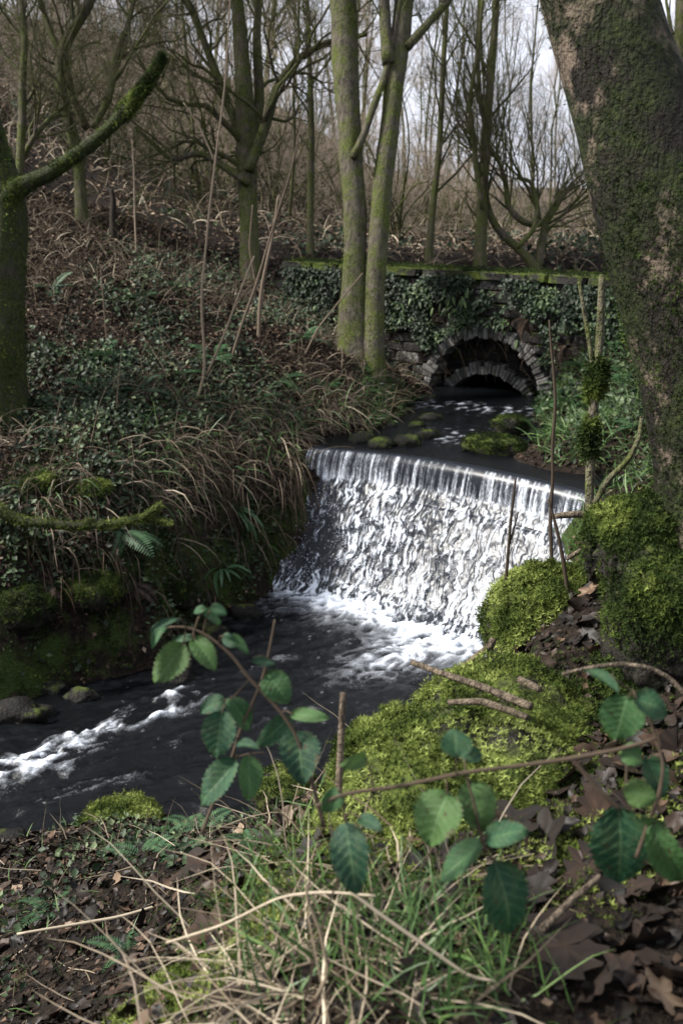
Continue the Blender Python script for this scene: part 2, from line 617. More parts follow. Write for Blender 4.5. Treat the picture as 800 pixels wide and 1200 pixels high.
# ------------------------------------------------------------------ water
C0, C1, C2 = [q[:2] for q in CREST]


def crest(s):
    """point of the weir crest, s 0..1 (quadratic through three points; runs on a little past both ends)"""
    s = np.asarray(s, float)[..., None]
    a = (s - .52) * (s - 1) / (.52)
    b = s * (s - 1) / (.52 * (.52 - 1))
    cc = s * (s - .52) / (.48)
    return a * C0 + b * C1 + cc * C2


W_LEN = float(np.linalg.norm(C2 - C0))


def grid_faces(nr, nc):
    i = (np.arange(nr - 1) * nc)[:, None] + np.arange(nc - 1)[None]
    return np.stack([i, i + 1, i + nc + 1, i + nc], -1).reshape(-1, 4)


def ridged(x, y, z=0., oct=3, seed=0):
    return 1 - np.abs(2 * fbm(x, y, z, oct, seed) - 1) * 2.2


# falling sheet: a short curtain off the sill, then water tumbling down the stepped face
PROF = np.array([(-.06, 1.322), (-.03, 1.317), (0.0, 1.300), (.045, 1.25), (.075, 1.15), (.10, 1.03), (.15, .965), (.27, .83), (.38, .66), (.50, .46), (.62, .27), (.74, .10), (.88, .0), (1.0, -.06)])


def fall_point(s, q):
    """s across 0..1, q down the profile 0..1"""
    d = np.concatenate([[0], np.cumsum(np.linalg.norm(np.diff(PROF, axis=0), axis=1))])
    u = q * d[-1]
    uu = np.linspace(0, d[-1], 400)
    ker = np.hanning(27); ker /= ker.sum()
    sm_ = lambda a: np.convolve(np.pad(np.interp(uu, d, a), 13, mode='edge'), ker, 'valid')
    r = np.interp(u, uu, sm_(PROF[:, 0])); z = np.interp(u, uu, sm_(PROF[:, 1]))
    r = r * (1 + .25 * sstep(.2, 1.0, s) * (q > .3))          # the face runs out further at the near end
    b = crest(s)
    return np.stack([b[..., 0] + ANRM[0] * r, b[..., 1] + ANRM[1] * r, z], -1), u


def waterfall():
    nc, nr = 430, 250
    S, Q = np.meshgrid(np.linspace(-.06, 1.05, nc), np.linspace(0, 1, nr))
    P, u = fall_point(S, Q)
    w = S * W_LEN
    du = np.gradient(P, axis=0); ds = np.gradient(P, axis=1)
    n = nrm(np.cross(ds, du)); n = np.where(n[..., 2:3] < 0, -n, n)
    cur = 1 - sstep(.34, .44, u)                                # curtain part
    strands = fbm(w * 58 + fbm(w * 4, u * 2, 0, 2, 4) * 1.5, u * 1.6, 0, 3, 11)
    strands = .62 * strands + .38 * fbm(w * 11, u * 1.2, 0, 3, 13) + .10 * (fbm(w * 110, u * 4, 0, 2, 14) - .5)
    wx = w + .05 * (fbm(w * 7, u * 7, 0, 2, 31) - .5) * 2
    uy = u + .06 * (fbm(w * 7, u * 7, 9.0, 2, 32) - .5) * 2
    blob = fbm(wx * 3.4, uy * 2.2, 0, 3, 21)
    lace = fbm(wx * 26, uy * 13, 0, 4, 23)
    streak = fbm(wx * 44, uy * 5.0, 0, 3, 41)
    fine = fbm(wx * 85, uy * 34, 0, 2, 29)
    tum = .15 + .42 * (blob - .5) * 2 + .66 * (lace - .5) * 2 + .62 * (streak - .5) * 2 + .66 * (fine - .5) * 2
    tum = tum + .05 + .22 * sstep(1.1, 1.6, u)
    tum = tum - .26 * (1 - sstep(.0, .25, S)) * (.4 + blob)     # thin water by the left bank
    foam_c = .30 + 2.0 * (strands - .5) + .35 * (fine - .5) + .22 * sstep(.15, .4, u) * 1.0
    foam_c = foam_c * sstep(.03, .08, u)
    foam = foam_c * cur + tum * (1 - cur)
    disp = cur * sstep(.1, .25, u) * .03 * (strands - .4) + (1 - cur) * (.05 * (blob - .4) + .012 * (lace - .4) + .010 * (streak - .4))
    V = P + n * disp[..., None]
    me = mesh_data('waterfall', V.reshape(-1, 3), grid_faces(nr, nc), M['fall'], True, {'foam': np.clip(foam, 0, 1).ravel()})
    tag(link('waterfall', me), kind='structure')
    # drops and flung clots of water
    r = np.random.default_rng(5)
    n_d = 9000
    s = r.uniform(.0, 1.02, n_d); q = np.clip(r.normal(.72, .2, n_d), .28, 1.0)
    pd, ud = fall_point(s, q)
    keep = fbm(s * W_LEN * 3.2, ud * 2.0, 0, 3, 21) + r.normal(0, .12, n_d) > .47
    pd = pd[keep]
    k = len(pd)
    pd = pd + np.concatenate([ANRM, [.5]])[None] * np.abs(r.normal(0, .045, (k, 1))) + r.normal(0, .012, (k, 3))
    tv = np.array([(1, 0, 0), (-1, 0, 0), (0, 1, 0), (0, -1, 0), (0, 0, 1.6), (0, 0, -1.6)], float)
    tf = [np.array([(0, 2, 4), (2, 1, 4), (1, 3, 4), (3, 0, 4), (2, 0, 5), (1, 2, 5), (3, 1, 5), (0, 3, 5)])]
    a, b2, n2 = frames(k, np.tile([0, 0, 1.], (k, 1)), r, .5)
    V, F = scatter(tv, tf, pd, a, b2, n2, r.uniform(.0015, .005, k) * r.uniform(.6, 1.3, k))
    me = mesh_data('spray', V, F, M['fall'], True, {'foam': np.full(len(V), .85)})
    tag(link('spray', me), 'white drops and splashes flung off the tumbling weir water', 'spray', kind='stuff')


waterfall()


def lower_stream():
    x = np.concatenate([np.linspace(-14, -5.2, 40)[:-1], np.arange(-5.2, 2.6, .022)])
    y = np.arange(3.4, 10.4, .022)
    X, Y = np.meshgrid(x, y)
    # distance downstream of the foot of the weir
    rel = np.stack([X - C0[0], Y - C0[1]], -1)
    a = rel @ ADIR; d = rel @ ANRM - .82 - .25 * np.clip(a / W_LEN, 0, 1)
    # flow coordinates, current turning away to the left
    fx, fy = X * .86 + Y * .5, -X * .5 + Y * .86
    wob = fbm(fx * 2, fy * 3, 0, 2, 61) - .5
    n1 = fbm(fx * 1.6 + wob, fy * 4 + wob * 2, 0, 4, 62)
    n2 = fbm(fx * 9 + wob * 3, fy * 16 + wob * 5, 0, 3, 63)
    lace = np.clip(ridged(X * 9 + wob * 4, Y * 9 + wob * 4, 0, 3, 64), 0, 1)
    lace2 = np.clip(ridged(X * 22 + wob * 4, Y * 22, 0, 2, 65), 0, 1)
    boil = np.exp(-np.clip(d, 0, 9) / .40) * sstep(-.3, .2, a)
    tongue = np.exp(-((X - at_foam[0]) * .8 + (Y - at_foam[1]) * .6) ** 2 / .5 - ((X - at_foam[0]) * -.6 + (Y - at_foam[1]) * .8) ** 2 / .10)
    foam = boil * (.40 + .45 * lace + .9 * (n2 - .45)) + .55 * tongue * (lace * .7 + n2 * .8 - .1)
    for (px, py, rx, ry, amt) in RAPIDS:
        q = atz(px, py, 0)
        ex, ey = (X - q[0]) * .9 + (Y - q[1]) * .44, -(X - q[0]) * .44 + (Y - q[1]) * .9
        g = np.exp(-(ex / rx) ** 2 - (ey / ry) ** 2)
        foam = foam + amt * g * (.30 * lace2 + 2.2 * (n2 - .45) + 1.3 * (n1 - .45) + .12)
    foam = foam + .30 * (vnoise(X * 38, Y * 38, 0, 66) > .93) * (fbm(X * 3, Y * 3, 0, 2, 67) > .5)
    Z = .036 * (n1 - .5) * 2 + .034 * (n2 - .5) + .05 * boil * (lace - .3) + .02 * (fbm(X * 6, Y * 6, 0, 3, 68) - .5)
    for (px, py, rx, ry, amt) in RAPIDS:
        q = atz(px, py, 0)
        ex, ey = (X - q[0]) * .9 + (Y - q[1]) * .44, -(X - q[0]) * .44 + (Y - q[1]) * .9
        Z = Z + amt * .045 * np.exp(-(ex / rx) ** 2 - (ey / ry) ** 2) * (lace * .6 + n2)
    V = np.stack([X, Y, Z], -1).reshape(-1, 3)
    me = mesh_data('stream_pool', V, grid_faces(len(y), len(x)), M['water'], True, {'foam': np.clip(foam, 0, 1).ravel()})
    tag(link('stream_pool', me), kind='structure')


at_foam = atz(455, 775, 0)
RAPIDS = [(175, 840, .45, .16, .85), (205, 815, .3, .10, .7), (25, 905, .50, .24, .8), (110, 860, .35, .10, .7), (60, 885, .3, .12, .7), (300, 780, .6, .12, .35), (240, 860, .5, .12, .35), (120, 920, .4, .1, .4), (360, 850, .3, .2, .4)]
lower_stream()


def upper_stream():
    s = np.linspace(-.35, 1.35, 260); w = np.concatenate([np.linspace(.03, 4.6, 230), np.linspace(4.7, 8, 20)])
    S, Wd = np.meshgrid(s, w)
    b = crest(np.clip(S, -.05, 1.05)) + (S - np.clip(S, -.05, 1.05))[..., None] * W_LEN * ADIR
    X = b[..., 0] - ANRM[0] * Wd; Y = b[..., 1] - ANRM[1] * Wd
    n1 = fbm(S * 14, Wd * 3.5, 0, 3, 71); n2 = fbm(S * 40, Wd * 14, 0, 3, 72)
    z0 = 1.318 + .03 * sstep(.6, 1.2, Wd) + .05 * sstep(2.0, 2.6, Wd) + .02 * sstep(3, 4, Wd)
    rif = np.exp(-((Wd - 1.0) / .45) ** 2) * np.exp(-((S - .38) / .22) ** 2) + .8 * np.exp(-((Wd - 2.35) / .35) ** 2)
    rif2 = .7 * np.exp(-((Wd - 5.2) / .3) ** 2)
    foam = rif * (1.9 * (n2 - .42) + .3 * (n1 - .4)) + rif2 * (n2 * 1.4 - .3)
    Z = z0 + .02 * (n1 - .5) * sstep(.1, .5, Wd) + .018 * (n2 - .5) * (.3 + rif)
    V = np.stack([X, Y, Z], -1).reshape(-1, 3)
    me = mesh_data('stream', V, grid_faces(len(w), len(s)), M['water'], True, {'foam': np.clip(foam, 0, 1).ravel()})
    tag(link('stream', me), kind='structure')


upper_stream()


# ------------------------------------------------------------------ weir body under the water
def block_mesh(name, seed, mat, rough=.06):
    """unit stone, rounded and uneven"""
    r = np.random.default_rng(seed)
    bm = bmesh.new()
    bmesh.ops.create_cube(bm, size=1)
    bmesh.ops.bevel(bm, geom=list(bm.edges), offset=.09, segments=1, affect='EDGES')
    for v in bm.verts:
        v.co += Vector(r.normal(0, rough * .35, 3))
    me = bpy.data.meshes.new(name)
    bm.to_mesh(me); bm.free()
    me.materials.append(mat)
    return me


def weir():
    base = crest(np.array(.5))
    root = empty('weir', (base[0], base[1], 0))
    tag(root, 'low stone weir that the stream pours over, its courses showing dark through the water', 'weir')
    blocks = [block_mesh('stone_block', 300 + i, M['rock'], .10) for i in range(5)]
    r = np.random.default_rng(8)
    n = 0
    ang = math.atan2(ADIR[1], ADIR[0])
    for lev, (off, z, h) in enumerate(((-.24, 1.15, .22), (-.13, .88, .28), (.03, .60, .28), (.21, .32, .28), (.39, .04, .28))):
        s = -.08
        while s < 1.06:
            ln = r.uniform(.11, .19)
            p = crest(np.array(s + ln / 2)) + ANRM * (off * (1 + .2 * s) - .06)
            o = link('stone_block', blocks[n % 5], root)
            o.location = (p[0] - base[0], p[1] - base[1], z)
            o.rotation_euler = (0, r.normal(0, .03), ang + r.normal(0, .04) + (.12 if s < .5 else -.12))
            o.scale = (ln * W_LEN * 1.02, .42, h)
            s += ln; n += 1
    return root


weir()

# ------------------------------------------------------------------ road bridge / wall with the culvert arch
WO = np.array([*atz(567, 466, 1.34)[:2]])          # foot of the arch centre on the wall face
W_ANG = math.atan2(ADIR[1], ADIR[0])
COPE = 2.96


def wp(s, d, z):
    """wall coordinates: along, out towards the viewer, up"""
    return np.array([WO[0] + ADIR[0] * s + ANRM[0] * d, WO[1] + ADIR[1] * s + ANRM[1] * d, z])


def wall_s(px):
    """along-wall coordinate of the wall face seen at a pixel column"""
    u = (px - 400) / F_PX
    # x = u t, y ~ depth/.. solved by stepping
    s = np.linspace(-6, 6, 4001)
    X = WO[0] + ADIR[0] * s; Y = WO[1] + ADIR[1] * s
    t = Y * CP - (2.2 - EYE) * SP
    return float(s[np.argmin(np.abs(400 + F_PX * X / t - px))])


S_L = wall_s(335)
S_R = 4.2


def bridge():
    root = empty('stone_bridge_wall', wp(0, 0, 1.1))
    inv = -Vector(wp(0, 0, 1.1))
    tag(root, 'ivy grown stone wall carrying a track over the stream through a round arch', 'wall')

    def add(name, me, loc=None, rz=0.0, sc=None, parent=None):
        o = link(name, me, root)
        return o
    R_O, Z_O = .79, 1.33
    R_I, Z_I, H_I = .66, .955, .54

    def core(name, s0, s1, d0, d1, ztop, hole, zbase=.9):
        ss = np.unique(np.concatenate([np.linspace(s0, s1, 60), np.linspace(max(s0, -.82), min(s1, .82), 60)]))
        zb = np.array([max(zbase, hole(s)) for s in ss])
        zt = np.full(len(ss), ztop)
        rows = []
        for d in (d0, d1):
            rows.append([wp(s, d, b) for s, b in zip(ss, zb)])
            rows.append([wp(s, d, t) for s, t in zip(ss, zt)])
        V = np.array(rows).reshape(-1, 3) + np.array(inv)
        n = len(ss)
        F = []
        i = np.arange(n - 1)
        for a, b in ((0, 1), (1, 3), (3, 2), (2, 0)):
            F.append(np.stack([a * n + i, a * n + i + 1, b * n + i + 1, b * n + i], -1))
        F.append(np.array([(0, n, 3 * n, 2 * n), (n - 1, 3 * n - 1, 4 * n - 1, 2 * n - 1)]))
        return add(name, mesh_data(name, V, F, M['stone'], False))

    hole_o = (lambda s: Z_O + math.sqrt(max(0, (R_O + .02) ** 2 - s * s)) if abs(s) < R_O + .02 else 0)
    core('wall_core', S_L + .03, S_R, -.07, -.45, COPE - .12, hole_o)
    core('tunnel_roof', -1.6, 1.6, -.46, -3.6, 2.55, hole_o).data.materials[0] = M['soil']
    core('infill_wall', -.84, .84, -.36, -.7, 2.1, lambda s: Z_I + math.sqrt(max(0, R_I ** 2 - (s + .05) ** 2)) if abs(s + .05) < H_I else 0)
    core('parapet_core', S_L - .5, S_L + .02, -.25, -.6, 2.62, lambda s: 0)
    stones = [block_mesh('stone', 400 + i, M['stone'], .11) for i in range(9)]
    copes = [block_mesh('coping_stone', 430 + i, M['cope'], .08) for i in range(4)]
    r = np.random.default_rng(12)
    z = 1.12; n = 0
    while z < COPE - .14:
        h = r.uniform(.12, .19)
        h = min(h, COPE - .12 - z)
        s = S_L + r.uniform(-.02, .03)
        while s < 2.9:
            ln = r.uniform(.22, .52)
            # nearest point of this stone to the arch centre
            dx = 0 if s < 0 < s + ln else min(abs(s), abs(s + ln))
            dz = max(0, z - Z_O)
            if math.hypot(dx, dz) > R_O + .07:
                o = add('stone', stones[n % 9])
                o.location = Vector(wp(s + ln / 2, -.06 + r.normal(0, .012), z + h / 2)) + inv
                o.rotation_euler = (r.normal(0, .02), r.normal(0, .025), W_ANG + r.normal(0, .03))
                o.scale = (ln - .015, .16, h - .012)
                n += 1
            s += ln
        z += h
    # recessed stones of the infill, in darker rock that paints in the recess shade
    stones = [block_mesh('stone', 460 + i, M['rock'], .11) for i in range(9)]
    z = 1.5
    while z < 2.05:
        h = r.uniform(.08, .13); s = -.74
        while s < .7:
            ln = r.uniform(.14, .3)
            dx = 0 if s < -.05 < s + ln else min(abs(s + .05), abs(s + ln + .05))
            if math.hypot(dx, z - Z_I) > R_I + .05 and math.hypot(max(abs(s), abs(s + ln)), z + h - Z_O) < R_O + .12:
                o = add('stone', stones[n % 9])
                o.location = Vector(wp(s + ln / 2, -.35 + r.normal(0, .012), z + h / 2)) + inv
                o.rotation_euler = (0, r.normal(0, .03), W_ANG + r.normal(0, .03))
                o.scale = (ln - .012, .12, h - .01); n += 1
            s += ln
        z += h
    # arch rings: each voussoir a wedge of its own

    def ring(cs, czz, r0, r1, a0, a1, k, d0, d1, jit):
        for i in range(k):
            ta, tb = a0 + (a1 - a0) * (i + .04) / k, a0 + (a1 - a0) * (i + .96) / k
            q0 = r0 + r.normal(0, jit); q1 = r1 + r.normal(0, jit * 2.5)
            dd = d0 + r.normal(0, jit)
            pts = []
            for d in (dd, d1):
                for (t, q) in ((ta, q0), (tb, q0), (tb, q1), (ta, q1)):
                    pts.append(wp(cs + math.sin(t) * q, d, czz + math.cos(t) * q))
            V = np.array(pts)
            cen = V.mean(0)
            bm = bmesh.new()
            vs = [bm.verts.new(p - cen) for p in V]
            for f in ((0, 1, 2, 3), (7, 6, 5, 4), (0, 4, 5, 1), (1, 5, 6, 2), (2, 6, 7, 3), (3, 7, 4, 0)):
                bm.faces.new([vs[j] for j in f])
            bmesh.ops.recalc_face_normals(bm, faces=list(bm.faces))
            bmesh.ops.bevel(bm, geom=list(bm.edges), offset=.010, segments=1, affect='EDGES')
            me = bpy.data.meshes.new('voussoir'); bm.to_mesh(me); bm.free()
            me.materials.append(M['vous'])
            o = add('voussoir', me)
            o.location = Vector(cen) + inv
    ring(0, Z_O, R_O, R_O + .155, -1.50, 1.50, 35, .05, -.25, .011)
    ring(-.05, Z_I, R_I, R_I + .14, -.95, .95, 26, -.17, -.5, .009)
    # coping
    s = S_L - .04; n = 0
    while s < 4.0:
        ln = r.uniform(.4, .7)
        o = add('coping_stone', copes[n % 4])
        o.location = Vector(wp(s + ln / 2, -.16, COPE - .06)) + inv
        o.rotation_euler = (r.normal(0, .01), r.normal(0, .012), W_ANG)
        o.scale = (ln - .012, .48, .10)
        s += ln; n += 1
    return root, inv


BR, BR_INV = bridge()


# ------------------------------------------------------------------ moss and boulders
TUFT_V, TUFT_F = [], []
for k in range(4):
    a = k * math.pi / 2 + .3
    ca, sa = math.cos(a), math.sin(a)
    i = len(TUFT_V)
    TUFT_V += [(-.16 * sa, .16 * ca, 0), (.16 * sa, -.16 * ca, 0), (.75 * ca, .75 * sa, .75 - .25 * (k % 2))]
    TUFT_F.append((i, i + 1, i + 2))
TUFT_V = np.array(TUFT_V); TUFT_F = [np.array(TUFT_F)]


def moss_on(name, V, Nn, n, size, parent, seed, tone=.5, loc=None, mask=None, step=0):
    """n tufts spread over points V with normals Nn"""
    r = np.random.default_rng(seed)
    w = np.ones(len(V)) if mask is None else mask
    idx = r.choice(len(V), n, p=w / w.sum())
    p = V[idx]
    if step:
        j = np.minimum(idx + step, len(V) - 1)
        far = np.linalg.norm(V[j] - p, axis=1) > .5
        p = p + (V[j] - p) * (r.uniform(0, 1, (n, 1)) * ~far[:, None])
    p = p + r.normal(0, size * .9, (n, 3)) * .8
    a, b, nn = frames(n, Nn[idx], r, .45)
    sc = size * r.uniform(.6, 1.5, n)
    tint = np.clip(tone - .04 + 1.5 * (fbm(p[:, 0] * 9, p[:, 1] * 9, p[:, 2] * 9, 2, seed) - .5) + .25 * (fbm(p[:, 0] * 40, p[:, 1] * 40, p[:, 2] * 40, 2, seed) - .5) + r.normal(0, .13, n), 0, 1)
    VV, FF = scatter(TUFT_V, TUFT_F, p, a, b, nn, sc)
    me = mesh_data(name, VV, FF, M['moss'], False, {'tint': np.repeat(tint, len(TUFT_V))})
    o = link(name, me, parent, loc)
    o['kind'] = 'stuff'
    return o


def ico(sub):
    bm = bmesh.new()
    bmesh.ops.create_icosphere(bm, subdivisions=sub, radius=1)
    V = np.array([v.co[:] for v in bm.verts]); F = np.array([[v.index for v in f.verts] for f in bm.faces])
    bm.free()
    return V, F


ICO = {k: ico(k) for k in (3, 4, 5)}


def boulder(name, cen, rad, seed, label, cat, mat, moss=0, size=.012, tone=.5, sub=4, lump=.35, group=None, rz=0.0, up=-.15):
    V, F = ICO[sub]
    o3 = seed * 3.7
    f = 1 + lump * (fbm(V[:, 0] * 1.3 + o3, V[:, 1] * 1.3, V[:, 2] * 1.3, 3, seed) - .5) * 2 + .10 * (fbm(V[:, 0] * 5 + o3, V[:, 1] * 5, V[:, 2] * 5, 3, seed + 3) - .5) * 2
    if moss:
        f = f + .13 * (fbm(V[:, 0] * 8 + o3, V[:, 1] * 8, V[:, 2] * 8, 3, seed + 6) - .5) * 2
    P = V * f[:, None]
    P = np.sign(P) * np.abs(P) ** .86
    P = P * np.array(rad)
    c_, s_ = math.cos(rz), math.sin(rz)
    P = np.stack([P[:, 0] * c_ - P[:, 1] * s_, P[:, 0] * s_ + P[:, 1] * c_, P[:, 2]], 1)
    if moss:
        root = empty(name, cen)
        link('stone_body', mesh_data('stone_body', P, F, mat, True), root)
        nn = nrm(P / (np.array(rad) ** 2))
        m = (np.clip(nn[:, 2] - up, 0, 1) ** .6 + .02) * (.30 + sstep(.36, .50, fbm(P[:, 0] / rad[0] * 2.2, P[:, 1] / rad[0] * 2.2, P[:, 2] / rad[0] * 2.2, 3, seed + 9)))
        moss_on('moss', P, nn, moss, size, root, seed, tone, mask=m)
    else:
        root = link(name, mesh_data(name, P, F, mat, True), None, tuple(cen))
    return tag(root, label, cat, group)


boulder('mossy_boulder', at(640, 742, 3.05), (.165, .19, .20), 21, 'rounded boulder thick with bright moss at the near end of the weir', 'boulder', M['rockmoss'], 21000, .0105, .66, 5)
boulder('mossy_mound', at(522, 965, 2.12), (.26, .34, .20), 27, 'broad bright moss cushion over a stone behind the trailing brambles', 'moss mound', M['rockmoss'], 32000, .0095, .78, 5, .30)
boulder('mossy_mound', at(600, 880, 2.35), (.22, .30, .16), 23, 'darker moss mound littered with pale sticks below the boulder', 'moss mound', M['rockmoss'], 19000, .0095, .58, 5, .30)
boulder('mossy_stone', at(142, 972, 5.2), (.21, .17, .13), 24, 'flat topped stone with a yellow green moss cap at the water edge among leaf litter', 'stone', M['rockmoss'], 6000, .013, .66, 4)
boulder('mossy_stone', at(335, 930, 4.1), (.13, .12, .10), 25, 'small dark mossy stone at the water edge behind the bramble leaves', 'stone', M['rockmoss'], 3000, .011, .42, 4)
boulder('dark_boulder', at(4, 1002, 5.1), (.14, .14, .12), 26, 'smooth dark boulder in the leaf litter with its foot in the stream', 'boulder', M['rock'])
boulder('mossy_stone', atz(577, 524, 1.36), (.33, .17, .13), 31, 'long olive mossy rock sitting in the stream just above the weir', 'rock', M['rockmoss'], 4500, .016, .10, 4, .25, rz=-.35)
boulder('mossy_stone', atz(598, 500, 1.42), (.20, .15, .12), 32, 'rounded mossy rock among grass behind the long rock above the weir', 'rock', M['rockmoss'], 2200, .016, .16)
UPR = [(477, 519, .15), (502, 511, .12), (446, 521, .13), (488, 500, .10), (505, 492, .13), (425, 515, .14), (455, 500, .1)]
for i, (px, py, s) in enumerate(UPR):
    boulder('stream_stone', atz(px, py, 1.33), (s, s * .85, s * .6), 40 + i, 'small mossy stone in the shallow water upstream of the weir', 'stone', M['rock'], 260, .012, .20, 3, group='stones in the shallow water above the weir')
LOW = [(128, 782, .20), (60, 806, .16), (205, 792, .15), (25, 838, .2), (290, 720, .14), (95, 815, .12), (160, 775, .14), (245, 742, .15), (0, 812, .22)]
for i, (px, py, s) in enumerate(LOW):
    boulder('wet_stone', atz(px, py, 0.0) - np.array([0, 0, s * .2]), (s * 1.15, s * .8, s * .75), 60 + i, 'dark wet stone at the foot of the steep far bank', 'stone', M['rock'], sub=4, lump=.6, group='wet stones along the foot of the far bank')


# ------------------------------------------------------------------ trees
def spawn(P, R, m, t0, t1, ang, length, nseg, wander, up, rr, r, rmin=.0015, taper=.25, flat=0.0):
    Nn, n = P.shape[:2]
    t = r.uniform(t0, t1, (Nn, m))
    f = t * (n - 1)
    i = np.minimum(f.astype(int), n - 2)
    w = (f - i)[..., None]
    rows = np.arange(Nn)[:, None]
    pos = P[rows, i] * (1 - w) + P[rows, i + 1] * w
    tan = nrm(P[rows, i + 1] - P[rows, i])
    rad = R[rows, i] * (1 - w[..., 0]) + R[rows, i + 1] * w[..., 0]
    q = r.normal(0, 1, tan.shape)
    perp = nrm(q - (q * tan).sum(-1, keepdims=True) * tan)
    an = r.normal(ang, .22, t.shape)[..., None]
    d = nrm(tan * np.cos(an) + perp * np.sin(an))
    plen = length if np.isscalar(length) else np.repeat(length[:, None], m, 1)
    L = plen * (1 - .5 * (t - t0) / max(1e-6, t1 - t0)) * r.uniform(.55, 1.25, t.shape)
    Pn = [pos]
    for k in range(nseg):
        d = nrm(d + r.normal(0, wander, d.shape) + np.array([0, 0, up]))
        pos = pos + d * (L / nseg)[..., None]
        Pn.append(pos)
    P2 = np.stack(Pn, 2).reshape(Nn * m, nseg + 1, 3)
    r0 = np.maximum(np.minimum(rad * rr, L * .022 + .002), rmin)
    R2 = r0[..., None] * np.linspace(1, taper, nseg + 1)[None, None]
    return P2, np.maximum(R2, rmin * .6).reshape(Nn * m, nseg + 1)


def twig_levels(P, R, spec, r):
    """spec: list of dicts for successive orders of branching"""
    out = []
    for s in spec:
        P, R = spawn(P, R, r=r, **s)
        out.append((P, R))
    return out


def rough_tube(P, R, k, seed, amp=.12, freq=3.0, flare=0.0):
    """one trunk with lumps and fluting, local to its first point"""
    V, F = tubes(P[None], R[None], k, True)
    n = len(P)
    cen = np.repeat(P, k, 0)
    off = V - cen
    rad = np.repeat(R, k)[:, None]
    d = fbm(V[:, 0] * freq / 1, V[:, 1] * freq, V[:, 2] * freq * .45, 3, seed) - .5
    d2 = fbm(V[:, 0] * freq * 5, V[:, 1] * freq * 5, V[:, 2] * freq * 1.6, 2, seed + 5) - .5
    V = cen + off * (1 + amp * 2 * d + amp * .6 * d2)[:, None]
    if flare:
        h = np.repeat(np.linspace(0, 1, n), k)
        ang = np.tile(np.arange(k) * 2 * np.pi / k, n)
        fl = 1 + flare * np.exp(-h * 9) * (.6 + .4 * np.sin(ang * 4 + seed))
        V = cen + (V - cen) * fl[:, None]
    return V, F


def px_path(pts, t, n=30, t_end=None):
    """[(px, py, width_px)], depth -> resampled path and radii"""
    te = t if t_end is None else t_end
    q, w = [], []
    for i, (x, y, wd) in enumerate(pts):
        tt = t + (te - t) * i / max(1, len(pts) - 1)
        q.append(at(x, y, tt)); w.append(wd * .5 * tt / F_PX)
    return resample(q, w, n)


def make_tree(name, base, stems, spec, barkm, twigm, label, group=None, seed=0, sides=14, amp=.12, flare=.35, moss=0, moss_size=.01, tone=.4, limb_levels=1, bare=()):
    """stems: list of (P,R) in world space (the first rooted at base)"""
    r = np.random.default_rng(seed)
    base = np.asarray(base, float)
    root = empty(name, base)
    parts = []
    for j, (P, R) in enumerate(stems):
        V, F = rough_tube(P - base, R, sides if j < 2 else max(6, sides - 4), seed + j, amp, flare=flare if j == 0 else 0)
        parts.append((V, F, 0.0))
    n = 24
    SP = np.stack([resample(P - base, R, n)[0] for P, R in stems]); SR = np.stack([resample(P, R, n)[1] for P, R in stems])
    keep = [j for j in range(len(stems)) if j not in bare]
    lv = twig_levels(SP[keep], SR[keep], spec, r)
    for (P, R) in lv[:limb_levels]:
        V, F = tubes(P, R, 6)
        parts.append((V, F, 0.0))
    V, F, _ = join(parts)
    tr = link('trunk', mesh_data('trunk', V, F, barkm, True), root)
    if moss:
        V0 = parts[0][0]
        VA = np.concatenate([p[0] for p in parts[:len(stems)]])
        C = np.concatenate([np.repeat(P - base, (sides if j < 2 else max(6, sides - 4)), 0) for j, (P, R) in enumerate(stems)])
        nn = nrm(VA - C)
        mask = np.clip(fbm(VA[:, 0] * 3, VA[:, 1] * 3, VA[:, 2] * 1.5, 3, seed + 2) - .42, 0, 1) + .012
        o = moss_on('moss', VA, nn, moss, moss_size, tr, seed, tone, mask=mask, step=sides)
    cr = []
    for k, (P, R) in enumerate(lv[limb_levels:]):
        V, F = tubes(P, R, 4 if k == 0 else 3)
        cr.append((V, F, 0.0))
    if cr:
        V, F, _ = join(cr)
        link('crown', mesh_data('crown', V, F, twigm, True), root)
    return tag(root, label, 'tree', group)


def S(m, t0, t1, ang, length, nseg, wander, up, rr, **k):
    return dict(m=m, t0=t0, t1=t1, ang=ang, length=length, nseg=nseg, wander=wander, up=up, rr=rr, **k)


# --- the leaning tree on the near bank
nb = at(868, 665, 2.45)
near_stem = px_path([(884, 690, 215), (876, 600, 190), (856, 500, 174), (844, 440, 168), (822, 370, 162), (795, 295, 158), (766, 210, 150), (746, 140, 143), (722, 70, 137), (699, 0, 132), (676, -110, 132), (640, -260, 110), (600, -450, 80), (560, -700, 50)], 2.45, 90, 2.35)
_p = near_stem[0][0]
_g = float(ground(np.array([_p[0] + .05]), np.array([_p[1]]))[0])
near_stem = resample(np.concatenate([[[_p[0] + .06, _p[1] - .02, _g - .18], [_p[0] + .03, _p[1] - .01, (_g + _p[2]) / 2 - .05]], near_stem[0]]), np.concatenate([[.30, .255], near_stem[1]]), 100)
near_limb = px_path([(720, 20, 70), (790, -120, 60), (880, -300, 45), (960, -520, 30)], 2.4, 24, 2.7)
make_tree('leaning_tree', near_stem[0][0], [near_stem, near_limb],
          [S(7, .6, .98, .8, 1.6, 8, .18, .05, .5), S(6, .2, 1, .7, .7, 5, .2, .04, .55), S(5, .2, 1, .7, .32, 4, .2, .02, .6)],
          M['bark_near'], M['twig_dark'], 'thick leaning trunk with mottled bark and dark moss on the near bank', seed=101, sides=56, amp=.10, moss=15000, moss_size=.0085, tone=.06)
